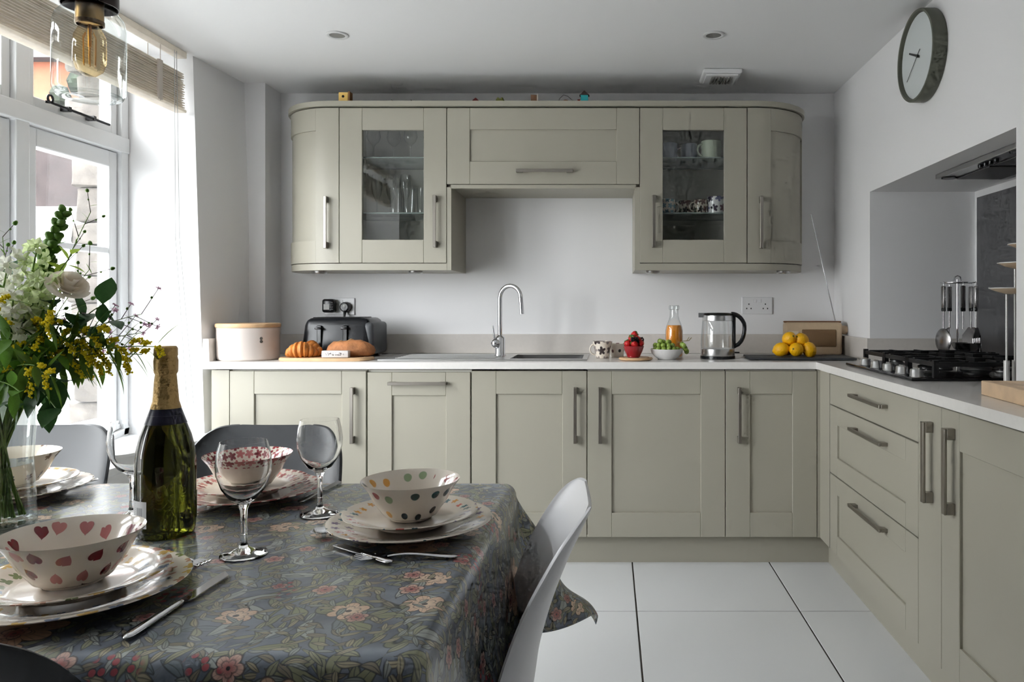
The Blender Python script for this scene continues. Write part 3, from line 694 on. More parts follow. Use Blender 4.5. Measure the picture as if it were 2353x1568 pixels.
for i in range(7):
    q = Vector((rnd.uniform(-.03, .035), rnd.uniform(-.03, .03), rnd.uniform(.066, .088)))
    s_ = E('blackberry', 'dark blackberry among the strawberries', 'berry', Vector((PX(1456, 3.385), 3.385, zb))+q*.8+Vector((.010, -.012, .012)), 'dark berries in the red bowl')
    bb = B()
    for k in range(18):
        zz = 1-2*(k+.5)/18; a = k*2.4; rr_ = math.sqrt(1-zz*zz)*.008; bb.ball((rr_*math.cos(a), rr_*math.sin(a), zz*.010), .0034, 6, 4)
    bb.build('drupelets', P('blackberry', (.012, .006, .012), .25), s_, 60)
# grapes in a white ribbed bowl
gx, gy = PX(1532, 3.44), 3.44
t = E('ribbed_bowl', 'white ribbed bowl heaped with green grapes', 'bowl', (gx, gy, ZT+.0005))
B().lathe([(0, 0), (.040, 0), (.042, .003), (.056, .014), (.068, .030), (.0735, .045), (.0715, .0455), (.064, .030), (.050, .016), (0, .010)], 64, wob=lambda a, r, z: 1+.018*math.cos(a*28)*(z > .003)*(z < .044)).build('bowl', P('white_ceramic', (.78, .77, .76), .2), t, 60)
B().tube([(.0725*math.cos(TAU*i/40), .0725*math.sin(TAU*i/40), .0455) for i in range(41)], .0018, 6).build('rim', P('white_ceramic', (.78, .77, .76), .2), t, 60)
gm = B().ball((0, 0, 0), .0115, 12, 8, sz=1.12).mesh('grape', P('green_grape', lin(146, 172, 74), .22, Subsurface_Weight=.0, var=.25, vscale=20), 180)
rnd = random.Random(8); placed = []
for L_, (zz, rad, cnt) in enumerate(((.046, .050, 13), (.046, .026, 7), (.062, .040, 10), (.063, .016, 5), (.078, .022, 5))):
    for k in range(cnt):
        a = TAU*k/cnt+L_*.4; p = (rad*math.cos(a)+rnd.uniform(-.003, .003)-.012*(L_ > 1), rad*math.sin(a)+rnd.uniform(-.003, .003), zz+rnd.uniform(-.002, .003)); placed.append(p)
placed += [(.082, -.012, .050), (.075, -.022, .062), (.070, .0, .066), (.090, .002, .036)]
for p in placed:
    o = bpy.data.objects.new('grape', gm); COL.objects.link(o); o.location = (gx+p[0], gy+p[1], ZT+p[2]); tag(o, 'green grape heaped in the white ribbed bowl', 'grape', 'grapes in the ribbed bowl')
tag(B().tube([(gx+.05, gy, ZT+.075), (gx+.075, gy-.01, ZT+.083), (gx+.10, gy-.005, ZT+.085), (gx+.112, gy, ZT+.098)], .0016, 6).tube([(gx+.09, gy-.007, ZT+.084), (gx+.10, gy-.01, ZT+.100)], .0014, 6).build('grape_stalk', P('stalk_brown', lin(140, 125, 70), .7)), 'thin bare stalk sticking out of the grapes', 'stalk')
# juice bottle
t = put('juice_bottle', 'small glass milk bottle full of orange juice behind the grapes', 'bottle', 1549, 3.58)
B().lathe([(0, 0), (.038, 0), (.041, .006), (.041, .125), (.037, .145), (.025, .175), (.020, .195), (.0195, .222), (.024, .225), (.0245, .240), (.021, .243), (.0195, .240), (.018, .222)], 36).build('glass', GLASS, t, 40)
B().lathe([(0, .004), (.036, .004), (.0385, .01), (.0385, .124), (.035, .142), (.032, .150), (0, .150)], 36).build('juice', P('orange_juice', lin(243, 150, 8), .35), t, 40)
# kettle
kx = put('glass_kettle', 'glass electric kettle with steel bands and black handle', 'kettle', 1649, 3.50)
B().lathe([(0, 0), (.080, 0), (.080, .012), (0, .012)], 40).build('power_base', BLACK, kx, 40)
B().lathe([(0, .0125), (.077, .0125), (.078, .016), (.077, .044), (.075, .046), (0, .046)], 40).build('base_band', STEEL, kx, 30)
B().lathe([(.0755, .0465), (.0765, .06), (.0755, .10), (.070, .168), (.0685, .172)], 40).build('glass_body', GLASS, kx, 60)
B().lathe([(.0695, .1725), (.0705, .174), (.069, .197), (.066, .199), (0, .199)], 40).build('top_band', STEEL, kx, 30)
B().lathe([(0, .1995), (.067, .1995), (.068, .204), (.060, .209), (0, .210)], 40).build('lid', BLACK, kx, 40)
b = B(); b.prism([(-.055, -.022), (-.088, -.004), (-.088, .004), (-.055, .022)], .188, .2085); b.build('spout', BLACKM, kx)
pts = [(.062, 0, .204), (.085, 0, .205), (.108, 0, .192), (.122, 0, .160), (.123, 0, .118), (.112, 0, .082), (.095, 0, .064), (.078, 0, .056)]
B().tube([tuple(p) for p in sum([bez(pts[0], pts[1], pts[2], pts[3], 6), bez(pts[3], (.126, 0, .14), (.126, 0, .09), pts[6], 6)[1:]], [])]+[pts[7]], [.010]*5+[.0095]*9, 12).build('handle', BLACK, kx, 60)
B().box(.066, .082, -.010, .010, .046, .198, .004).build('handle_spine', BLACK, kx, 40)
B().box(.075, .100, -.008, .008, .024, .030, .002).build('switch', BLACK, kx, 40)
# slate, lemons, radio
t = put('slate_board', 'dark grey slate board under the lemons', 'board', 1834, 3.47, rz=R(-2))
SL = P('dark_slate', (.045, .047, .05), .6, var=.25, vscale=25, bump=.4, bscale=30)
b = B().box(-.235, .235, -.115, .115, .002, .012, .002)
for v in b.bm.verts: v.co += Vector((.003*math.sin(v.co.y*70), .003*math.sin(v.co.x*45), 0))
b.build('slate', SL, t)
for sx in (-.2, .2):
    for sy in (-.09, .09): B().lathe([(0, 0), (.008, 0), (.008, .0025), (0, .0025)], 10, (sx, sy, 0)).build('foot', BLACK, t)
LEM = P('lemon_skin', lin(248, 184, 10), .42, bump=.25, bscale=220, var=.08)
lm = B().lathe([(0, -.041), (.005, -.040), (.010, -.036), (.022, -.028), (.030, -.012), (.0315, .003), (.027, .020), (.016, .031), (.007, .036), (0, .0375)], 22).mesh('flesh', LEM, 180)
stm = B().lathe([(0, .039), (.003, .039), (.0045, .0365)], 8).mesh('stem_scar', P('stem_green', lin(110, 110, 40), .7))
lx, ly, lz = PX(1822, 3.46), 3.46, ZT+.0135
for k, (dx, dy, dz, rx, rz, lb) in enumerate(((-.060, -.03, .032, 1.3, 1.2, 'lemon at the left end of the pile on the slate'), (.004, -.045, .032, 1.45, -.6, 'lemon at the front middle of the pile on the slate'), (.066, -.030, .031, .5, -1.1, 'lemon at the right end of the pile, half behind the front one'), (-.022, .03, .032, 1.4, .5, 'lemon at the back of the pile, mostly hidden'), (-.020, -.015, .079, 1.2, .3, 'lemon on top of the pile, the left of two'), (.036, -.012, .073, 1.1, -.9, 'lemon on top of the pile, the right of two'))):
    s_ = E('lemon', lb, 'lemon', (lx+dx, ly+dy, lz+dz), 'lemons on the slate'); s_.rotation_euler = (rx, 0, rz); inst('flesh', lm, s_); inst('stem_scar', stm, s_)
t = put('table_radio', 'beige portable radio with brown grille and long aerial', 'radio', 1866, 3.70, rz=R(-6))
TAN = P('tan_leatherette', lin(196, 172, 142), .5, var=.06, vscale=40)
B().box(-.135, .135, -.05, .05, .004, .162, .014, 3).build('case', TAN, t, 40)
m = bpy.data.materials.new('woven_grille'); n_ = NT(m); X_, Y_, Z_ = n_.sep(n_.obj()); MATS['woven_grille'] = m
wv = ((X_*1800.0).sin()*(Z_*1800.0).sin()*.5+.5); n_.link(n_.mix(wv, lin(96, 72, 48), lin(150, 118, 82)), n_.bsdf.inputs['Base Color']); n_.bsdf.inputs['Roughness'].default_value = .8
B().box(-.055, .105, -.054, -.049, .045, .128, .004).build('speaker_grille', m, t)
B().box(-.12, -.07, -.053, -.0495, .05, .12, .003).build('tuning_panel', P('cream_panel', lin(215, 200, 175), .5), t)
B().box(-.137, .137, -.012, .012, .160, .168, .004).build('carry_strap', P('brown_strap', lin(120, 80, 50), .6), t)
B().lathe([(0, .03), (.018, .03), (.021, .026), (.021, 0)], 20).build('knob', TAN, t, 40, loc=(.135, 0, .125), rot=(0, PI/2, 0))
B().lathe([(0, .006), (.008, .006), (.009, 0)], 12).build('aerial_socket', CHROME, t, loc=(.115, .02, .1625))
tipz = PZ(495, 3.74)-ZT; ax_ = PX(1865, 3.70)-PX(1866, 3.70)
B().tube([(.115, .02, .165), (.075, .02, .34), (-.002, .02, tipz)], [.0032, .0026, .0018], 8).build('aerial', CHROME, t, 60)
B().ball((-.002, .02, tipz), .004, 8, 6).build('aerial_tip', CHROME, t, 60)
# ------------------------------------------------------------------ hob
hx0, hx1, hy0, hy1 = .962, 1.46, 2.42, 3.10
hb = E('gas_hob', 'black glass gas hob with cast iron pan supports', 'hob', ((hx0+hx1)/2, (hy0+hy1)/2, ZT+.0005))
hcx, hcy = (hx0+hx1)/2, (hy0+hy1)/2
B().box(hx0-hcx, hx1-hcx, hy0-hcy, hy1-hcy, 0, .010, .003).build('glass_top', P('hob_black_glass', (.006, .006, .007), .06), hb)
for (cx_, cy_, r_) in ((.10, -.235, .045), (.10, .235, .045), (-.10, -.10, .038), (-.08, .24, .030), (.12, 0, .055)):
    bu = B().lathe([(0, .0105), (r_*1.05, .0105), (r_*1.0, .016), (r_*.8, .022), (r_*.8, .026), (0, .026)], 24, (cx_, cy_, 0)).build('burner', P('burner_grey', (.2, .2, .2), .4, .9), hb, 40)
    B().lathe([(0, .0265), (r_*.85, .0265), (r_*.85, .031), (r_*.7, .034), (0, .034)], 24, (cx_, cy_, 0)).build('burner_cap', BLACKM, bu, 40)
for y0, y1 in ((-.33, -.115), (-.105, .105), (.115, .33)):
    g_ = B(); xa, xb = (-.17, .23); zt_ = .060; h = .012
    if y0 > -.2 and y0 < 0: xa = -.17
    for xx in (xa, xb): g_.box(xx-h/2, xx+h/2, y0, y1, zt_-.014, zt_)
    for yy in (y0, y1): g_.box(xa, xb, yy-h/2, yy+h/2, zt_-.014, zt_)
    for xx in (xa+.1, (xa+xb)/2, xb-.1): g_.box(xx-h/2, xx+h/2, y0+.0, y0+.07, zt_-.012, zt_+.004); g_.box(xx-h/2, xx+h/2, y1-.07, y1, zt_-.012, zt_+.004)
    for yy in (y0+.045, y1-.045): g_.box(xa, xa+.09, yy-h/2, yy+h/2, zt_-.012, zt_+.004); g_.box(xb-.09, xb, yy-h/2, yy+h/2, zt_-.012, zt_+.004)
    for xx in (xa, xb):
        for yy in (y0, y1): g_.box(xx-.008, xx+.008, yy-.008, yy+.008, .0105, zt_+.006)
    g_.build('pan_support', BLACKM, hb)
for k in range(5):
    yy = 2.46+k*.122-hcy; kb = B().lathe([(0, .036), (.018, .036), (.020, .033), (.021, .014), (.024, .0105), (0, .0105)], 22, (.992-hcx, yy, 0)).build('control_knob', STEEL, hb, 40)
    B().box(.992-hcx-.003, .992-hcx+.003, yy-.019, yy+.019, .0362, .040).build('grip', STEEL, kb)
# ------------------------------------------------------------------ utensil carousel
ux, uy = PX(2200, 3.20), 3.20
t = E('utensil_stand', 'steel utensil stand with round hanging rail in the hob alcove', 'stand', (ux, uy, ZT+.0005))
B().lathe([(0, 0), (.065, 0), (.066, .004), (.06, .010), (.012, .016), (0, .016)], 28).build('base', STEEL, t, 40)
B().tube([(0, 0, .012), (0, 0, .352)], .005, 10).build('pole', CHROME, t, 60)
B().tube([(.066*math.cos(TAU*i/24), .066*math.sin(TAU*i/24), .338) for i in range(25)], .0028, 6).tube([(-.066, 0, .338), (.066, 0, .338)], .0025, 6).tube([(0, -.066, .338), (0, .066, .338)], .0025, 6).build('hanging_rail', CHROME, t, 60)
B().tube([(-.016, 0, .345), (-.012, 0, .362), (0, 0, .368), (.012, 0, .362), (.016, 0, .345)], .003, 6).build('carry_loop', CHROME, t, 60)
UT = P('utensil_dark_steel', (.30, .29, .29), .25, 1.0)
def utensil(a, kind, label):
    r_ = .066; u = E('kitchen_utensil', label, 'utensil', (ux+r_*math.cos(a), uy+r_*math.sin(a), ZT+.336), 'utensils hanging from the steel stand', a)
    B().tube([(0, 0, 0), (.006, 0, .006), (.010, 0, 0), (.008, 0, -.012)], .0016, 6).build('hook', CHROME, u, 60)
    B().box(.001, .015, -.009, .009, -.105, -.012, .004).build('grip', UT, u, 40)
    B().box(.003, .013, -.0095, .0095, -.118, -.100, .003).build('grip_band', BLACK, u, 40)
    B().tube([(.008, 0, -.11), (.008, 0, -.19)], .0035, 8).build('shaft', UT, u, 60)
    h = B()
    if kind == 'turner': h.prism([(-.012, -.185), (.012, -.185), (.036, -.22), (.040, -.295), (-.040, -.295), (-.036, -.22)], .007, .0095, 'x')
    elif kind == 'slotted':
        for k in range(5): h.prism([(-.036+k*.0162, -.225), (-.026+k*.0162, -.225), (-.026+k*.0162, -.29), (-.036+k*.0162, -.29)], .007, .0095, 'x')
        h.prism([(-.012, -.185), (.012, -.185), (.040, -.228), (-.040, -.228)], .007, .0095, 'x'); h.prism([(-.04, -.288), (.04, -.288), (.038, -.298), (-.038, -.298)], .007, .0095, 'x')
    elif kind == 'ladle': h.lathe([(0, -.042), (.020, -.038), (.036, -.022), (.042, 0), (.040, 0), (.034, -.021), (.018, -.036), (0, -.040)], 24, (.038, 0, -.245))
    elif kind == 'spoon':
        h.ball((.008, 0, -.240), .052, 18, 10, sx=.16, sy=.62, sz=1.0)
    else:
        for k in range(8):
            aa = PI*k/8; c, s_ = math.cos(aa), math.sin(aa); h.tube([(.008+.026*math.sin(q*PI)*c*1.2, .026*math.sin(q*PI)*s_*1.2, -.185-.10*q) for q in [i/10 for i in range(11)]], .0011, 5)
    hm = Matrix.Translation((0, 0, -.185)) @ Matrix.Diagonal((1.2, 1.35, 1.0, 1)) @ Matrix.Translation((0, 0, .185)); h.xf(hm); h.build('head', UT, u, 50)
utensil(R(200), 'spoon', 'steel serving spoon hanging at the left of the utensil stand')
utensil(R(262), 'ladle', 'steel ladle with round bowl hanging at the stand front')
utensil(R(318), 'slotted', 'slotted steel turner hanging at the stand right')
utensil(R(20), 'turner', 'solid steel turner hanging behind at the stand right')
utensil(R(90), 'whisk', 'wire whisk hanging at the rear of the utensil stand')
# ------------------------------------------------------------------ wooden board and dish-topped stand at right
t = E('chopping_block', 'thick pale wooden chopping board at the right worktop edge', 'board', (1.065, 1.86, ZT+.0005), None, R(-4))
b = B(); 
for k in range(6): B().box(-.075+k*.028, -.0475+k*.028, -.17, .19, 0, .038, .0015, 1).build('wood_strip', P('maple_block', lin(222, 192, 158), .5, var=.12, vscale=18), t)
t = E('dish_topped_stand', 'white metal stand with shallow tan-lined dishes on thin stems', 'stand', (1.222, 2.30, ZT+.0005))
WM = P('white_metal', (.72, .71, .70), .3, .2)
B().lathe([(0, 0), (.052, 0), (.054, .004), (.045, .008), (0, .009)], 28).build('base', WM, t, 40)
for dx, dy, zt_, sg in ((-.022, 0, .275, -1), (.010, .012, .352, -1), (.03, -.012, .408, 1)):
    s_ = B().tube([(dx, dy, .006), (dx, dy, zt_)], .0035, 8).build('stem', WM, t, 60)
    B().tube([(dx, dy, .008), (dx, dy, .075)], .009, 10).build('sleeve', WM, s_, 50)
    B().lathe([(0, 0), (.015, .0015), (.038, .008), (.058, .017), (.0595, .018), (.058, .0188)], 28, (dx+.012, dy, zt_)).build('dish', P('shell_tan', lin(222, 200, 172), .35), s_, 60)
    B().tube([(dx+.012+.059*math.cos(TAU*i/32), dy+.059*math.sin(TAU*i/32), zt_+.0182) for i in range(33)], .0016, 6).build('rim', WM, s_, 60)
    B().lathe([(0, .0025), (.036, .0100), (.0575, .0187), (.0555, .0189), (.036, .0108), (0, .0032)], 28, (dx+.012, dy, zt_)).build('lining', P('tan_lining', lin(190, 150, 110), .4), s_, 60)
# ------------------------------------------------------------------ wall clock
ck = E('wall_clock', 'round wall clock with pale face and dark grey-green rim', 'clock', (XR-.0005, 2.746, 2.024))
rot = (0, -PI/2, 0)
B().lathe([(0, 0), (.161, 0), (.163, .003), (.163, .046), (.161, .050), (.153, .050), (.151, .044), (.151, .034), (0, .034)], 64).build('rim', P('grey_green_rim', lin(92, 94, 82), .5), ck, 35, rot=rot)
B().lathe([(0, .036), (.150, .036), (.150, .0345)], 64).build('face', P('pale_blue_face', lin(205, 210, 210), .6), ck, rot=rot)
HB = P('hand_black', (.02, .02, .02), .4)
def hand(nm, px, py, w_, tail, dz):
    dy, dzv = None, None
    Yt = FPX*(XR-.042)/(px-CX); zt_ = PZ(py, Yt); v = Vector((0, Yt-2.746, zt_-2.024)); L_ = v.length; u_ = v.normalized(); n_ = Vector((1, 0, 0)).cross(u_)
    p = [u_*-tail-n_*w_, u_*-tail+n_*w_, u_*L_-n_*w_*.7, u_*L_+n_*w_*.7]; xx = -.0385-dz
    B().hexa([(xx+e, q.y, q.z) for q in (p[0], p[1]) for e in (0, .001)]+[(xx+e, q.y, q.z) for q in (p[2], p[3]) for e in (0, .001)]).build(nm, HB, ck)
hand('hour_hand', 2087, 124, .0045, .018, 0); hand('minute_hand', 2083, 189, .0016, .03, .002)
B().lathe([(0, .042), (.006, .042), (.006, .036)], 16).build('pivot', HB, ck, rot=rot)
# ------------------------------------------------------------------ contents of the glazed cabinets
ORD = ['leftmost', 'second from left', 'third from left', 'fourth from left', 'fifth from left', 'sixth from left', 'seventh from left', 'eighth from left']
def glassware(kind, x, y, z, label, grp):
    t = E({'wine': 'wine_glass', 'flute': 'champagne_flute', 'tumbler': 'tall_tumbler', 'short': 'short_tumbler'}[kind], label, 'glass', (x, y, z+.0005), grp)
    if kind in ('wine', 'flute'):
        k = dict(wine=(.034, .085, .075), flute=(.026, .075, .13))[kind]
        B().lathe([(0, 0), (.03, .001), (.030, .003), (.004, .006)], 18).build('foot', GLASS, t, 50)
        B().lathe([(.004, .006), (.0035, k[1]*.8), (.006, k[1])], 10).build('stem', GLASS, t, 60)
        B().lathe([(.006, k[1]), (k[0]*.75, k[1]+k[2]*.25), (k[0], k[1]+k[2]*.55), (k[0]*.85, k[1]+k[2])], 20).build('bowl', GLASS, t, 60)
    else:
        h = .125 if kind == 'tumbler' else .075; r = .03
        B().lathe([(0, .006), (r*.88, .006), (r, h), (r-.002, h)], 20).build('wall', GLASS, t, 40)
        B().lathe([(0, 0), (r*.86, 0), (r*.88, .006), (0, .008)], 20).build('base', GLASS, t, 40)
gx0 = XU[0]
for i in range(4): glassware('wine', gx0+.10+i*.09, 3.72+.03*(i % 2), SHL[1], 'stemmed glass, %s, on the upper shelf of the glazed cabinet' % ORD[i], 'glasses on the upper cabinet shelf')
for i in range(3): glassware('flute', gx0+.11+i*.07, 3.74, SHL[0], 'tall champagne flute, %s, on the middle shelf of the glazed cabinet' % ORD[i], 'glasses on the middle cabinet shelf')
for i in range(4): glassware('tumbler', gx0+.225+i*.065, 3.66, SHL[0], 'tall straight tumbler, %s, on the middle shelf of the glazed cabinet' % ORD[i], 'glasses on the middle cabinet shelf')
for i in range(6): glassware('short', gx0+.09+i*.067, 3.68, ZU0+.0165, 'short tumbler, %s, on the floor of the glazed cabinet' % ORD[i], 'glasses on the cabinet floor')
zsh = SHL
MB = P('blue_grey_glaze', lin(150, 156, 170), .2); MG = P('pale_green_glaze', lin(186, 196, 176), .2)
mug('mug', 'blue-grey mug at the left of the upper mug shelf', 1537, 3.68, .040, .085, MB, R(185), 'mugs in the glazed cabinet', zsh[1])
mug('mug', 'blue-grey mug in the middle of the upper mug shelf', 1583, 3.70, .040, .085, MB, R(185), 'mugs in the glazed cabinet', zsh[1])
mug('mug', 'pale green mug at the right of the upper mug shelf', 1634, 3.66, .048, .092, MG, R(200), 'mugs in the glazed cabinet', zsh[1])
mug('mug', 'pale blue printed mug at the left of the lower mug shelf', 1535, 3.68, .038, .075, motif('blue_scene_print', CREAM, [lin(120, 160, 175), lin(90, 130, 150)], .03, .45, 'flower', .25), R(10), 'mugs in the glazed cabinet', zsh[0])
DK = motif('dark_floral_mug', lin(190, 180, 165), [lin(40, 34, 30), lin(80, 50, 45), lin(60, 70, 50)], .036, .5, 'flower', .25)
mug('mug', 'dark floral mug, the left of two on the lower mug shelf', 1576, 3.70, .036, .070, DK, R(190), 'mugs in the glazed cabinet', zsh[0])
mug('mug', 'dark floral mug, the right of two on the lower mug shelf', 1610, 3.66, .036, .070, DK, R(190), 'mugs in the glazed cabinet', zsh[0])
mug('mug', 'white mug with dark flower print at the right of the lower shelf', 1645, 3.66, .042, .085, motif('white_floral_mug', (.78, .77, .78), [lin(110, 60, 80), lin(120, 120, 160), lin(60, 50, 70)], .045, .44, 'flower', .26), R(20), 'mugs in the glazed cabinet', zsh[0])
# ------------------------------------------------------------------ trinkets along the cornice
zc = ZU1+.0285; YT = 3.55
def trinket(name, label, px, parts):
    t = E(name, label, 'ornament', (PX(px, YT), YT, zc), 'small ornaments along the cornice')
    for nm, b, mt in parts: b.build(nm, mt, t, 40)
    return t
YW_ = P('yellow_wood', lin(236, 196, 110), .6); BR_ = P('brown_toy', lin(120, 85, 60), .6)
trinket('wooden_bird_house', 'tiny yellow wooden bird house on the cornice', 793, [('box', B().box(-.024, .02, -.02, .02, 0, .044, .003), YW_), ('entrance', B().lathe([(0, 0), (.006, 0), (.006, .002), (0, .002)], 12).xf(Matrix.Translation((-.002, -.0205, .024)) @ Matrix.Rotation(PI/2, 4, 'X')), BLACK), ('side_board', B().box(.0205, .028, -.02, .02, 0, .048), P('brown_board', lin(130, 90, 50), .6))])
trinket('red_toy_roof', 'small dark red roof-shaped ornament on the cornice', 1094, [('roof', B().prism([(-.022, 0), (.026, 0), (.014, .008), (0, .021), (-.012, .012)], -.012, .012, 'y'), P('dark_red_toy', lin(110, 25, 30), .5)), ('base', B().box(-.026, .03, -.014, .014, -.0004, .003), BR_)])
trinket('green_toy_block', 'small olive green ornament on the cornice', 1149, [('body', B().box(-.018, .018, -.012, .012, 0, .016, .003), P('olive_toy', lin(110, 115, 50), .5)), ('bumps', B().ball((-.009, 0, .018), .007, 10, 6).ball((.009, 0, .018), .007, 10, 6), P('olive_toy', lin(110, 115, 50), .5))])
trinket('wooden_letter_block', 'small brown wooden block ornament on the cornice', 1227, [('block', B().box(-.014, .014, -.014, .014, 0, .034, .002), BR_), ('side', B().box(.0145, .019, -.014, .014, 0, .036), P('pale_toy', lin(215, 205, 195), .5))])
trinket('wire_arch', 'thin wire arch with a tiny figure on the cornice', 1300, [('arch', B().tube([(-.035, 0, 0), (-.028, 0, .02), (-.01, 0, .036), (.01, 0, .03), (.03, 0, .012), (.04, 0, 0)], .0014, 6), P('wire_dark', (.1, .1, .1), .4, .6)), ('figure', B().ball((0, 0, .007), .008, 10, 6, sx=1.6), BR_)])
trinket('teal_toy_house', 'tiny teal house with dark roof on the cornice', 1343, [('walls', B().box(-.017, .017, -.014, .014, 0, .034), P('teal_paint', lin(40, 165, 170), .5)), ('roof', B().prism([(-.023, .032), (.023, .032), (0, .053)], -.017, .017, 'y'), P('dark_roof_toy', lin(60, 45, 40), .6)), ('red_step', B().box(-.032, -.019, -.012, .012, 0, .012), P('red_toy', lin(150, 45, 40), .5))])
trinket('metal_hook', 'thin dark metal hook lying on the cornice', 962, [('wire', B().tube([(-.035, 0, .012), (-.034, 0, .003), (0, 0, .004), (.02, 0, .008), (.045, 0, .003)], .0018, 6), P('wire_dark', (.1, .1, .1), .4, .6)), ('tip', B().ball((-.035, 0, .011), .003, 8, 6), P('wire_dark', (.1, .1, .1), .4, .6))])
trinket('metal_rod', 'long thin dark rod lying on the cornice above the mug cabinet', 1505, [('rod', B().tube([(-.035, 0, .003), (.06, 0, .003)], .0018, 6), P('wire_dark', (.1, .1, .1), .4, .6)), ('loop', B().tube([(-.06, 0, .001), (-.045, 0, .008), (-.035, 0, .003)], .0012, 6), P('wire_dark', (.1, .1, .1), .4, .6))])
trinket('wire_peg', 'small bent wire on the cornice behind the bird house', 905, [('wire', B().tube([(-.012, 0, .014), (-.004, 0, .008), (.006, 0, .001), (.018, 0, .002)], .0016, 6), P('wire_dark', (.1, .1, .1), .4, .6))])
# ------------------------------------------------------------------ pendant jar lamp
lx, ly, lz = PX(206, 1.24), 1.24, 1.458
t = E('jar_pendant_lamp', 'glass jar pendant lamp with amber filament bulb', 'lamp', (lx, ly, lz))
B().lathe([(0, .004), (.028, .003), (.040, .000), (.047, .004), (.0515, .014), (.0515, .118), (.048, .132), (.040, .142), (.037, .148), (.037, .165)], 48).build('jar', thin_glass('jar_glass', (.96, .975, .97), (.50, .55, .55), .06), t, 60)
B().tube([(.044*math.cos(TAU*i/40), .044*math.sin(TAU*i/40), .0045) for i in range(41)], .0028, 8).build('jar_base_ring', GLASS, t, 60)
B().lathe([(0, .166), (.039, .166), (.0395, .150), (.041, .150), (.041, .172), (.036, .176), (0, .177)], 40).build('lid', P('dark_bronze', (.06, .05, .045), .35, .8), t, 35)
sk_ = B().lathe([(0, .165), (.020, .165), (.020, .128), (.0185, .124), (0, .124)], 28).build('lamp_holder', P('aged_brass', lin(168, 138, 88), .3, 1.0), t, 35)
B().lathe([(.0185, .128), (.021, .127), (.021, .121), (.0185, .120)], 28).build('holder_ring', P('dark_brass', lin(95, 75, 50), .35, 1.0), sk_, 50)
bu = B().lathe([(.013, .123), (.016, .116), (.0225, .102), (.0235, .085), (.0235, .060), (.019, .046), (.009, .038), (0, .036)], 30).build('bulb', thin_glass('amber_bulb_glass', (.98, .90, .72), (.60, .40, .15), .06), t, 60)
fl = B()
for k in range(6):
    a = TAU*k/6; c_, s_ = math.cos(a), math.sin(a); fl.tube([(.006*c_, .006*s_, .108), (.010*c_, .010*s_, .100), (.009*c_, .009*s_, .055)], .0007, 5)
fl.tube([(0, 0, .122), (0, 0, .085)], .0025, 6); fl.build('filament', P('filament_gold', lin(214, 160, 80), .3, .8), bu, 60)
B().tube([(0, 0, .177), (0, 0, ZC-lz-.02)], .0032, 8).build('flex', BLACKM, t, 60)
B().lathe([(0, ZC-lz-.001), (.05, ZC-lz-.001), (.05, ZC-lz-.018), (.03, ZC-lz-.03), (0, ZC-lz-.03)], 28).build('ceiling_rose', P('dark_bronze', (.06, .05, .045), .35, .8), t, 40)
# ------------------------------------------------------------------ dining table under an oilcloth
ZTB = .752                                          # oilcloth surface
TX0, TX1, TY0, TY1 = -1.42, -.193, .792, 1.607
t = E('dining_table', 'oblong dining table under the patterned cloth', 'table', ((TX0+TX1)/2, (TY0+TY1)/2, 0))
TW = P('table_oak', lin(150, 110, 75), .5, var=.15)
B().box(TX0+.022, TX1-.022, TY0+.022, TY1-.022, ZTB-.034, ZTB-.006).build('table_top', TW, t, world=True)
for x in (TX0+.06, TX1-.06):
    for y in (TY0+.06, TY1-.06): B().box(x-.03, x+.03, y-.03, y+.03, 0.001, ZTB-.033).build('leg', TW, t, world=True)
m = bpy.data.materials.new('floral_oilcloth'); n = NT(m); MATS['floral_oilcloth'] = m; uvv, U, V = n.uv()
wob = n.noise(uvv, 9, 2); wob2 = n.noise(n.vec(U+3.1, V-1.7), 9, 2)
wu = U+(wob-.5)*.05; wv_ = V+(wob2-.5)*.05; wuv = n.vec(wu, wv_)
bgc = n.mix(n.noise(uvv, 14, 3).soft(.62, .40), lin(82, 92, 110), lin(122, 132, 145))
def local(uvec, uu, vv, scale, ou, ov, rnd_=1.0):
    p = n.vec(uu+ou, vv+ov); dist, col, pos = n.voro(p, scale, rnd_)
    px_, py_, _ = n.sep(pos); c1, c2, c3 = n.sep(col)
    return (uu+ou)-px_, (vv+ov)-py_, c1, c2, c3
def leaves(col, scale, ou, ov, L, W, ca, cb, dark):
    dx, dy, r1, r2, r3 = local(None, wu, wv_, scale, ou, ov); a = r1*6.283
    x = dx*a.cos()-dy*a.sin(); y = dx*a.sin()+dy*a.cos(); y = y+(x*x)*(12.0)*(r2-.5)*2.0
    q = (x*(1/L)); prof = (1.0-q*q).max(0.0)*W; d_ = y.abs()-prof
    body = d_.soft(-.0004, .0004); line = d_.abs().soft(.0004, .0012)*(q.abs().lt(1.05)); vein = y.abs().soft(.0002, .0007)*body
    c = n.mix(r3.gt(.5), ca, cb); o = n.mix(body, col, c); o = n.mix(vein*.7, o, dark); return n.mix(line*.75, o, dark)
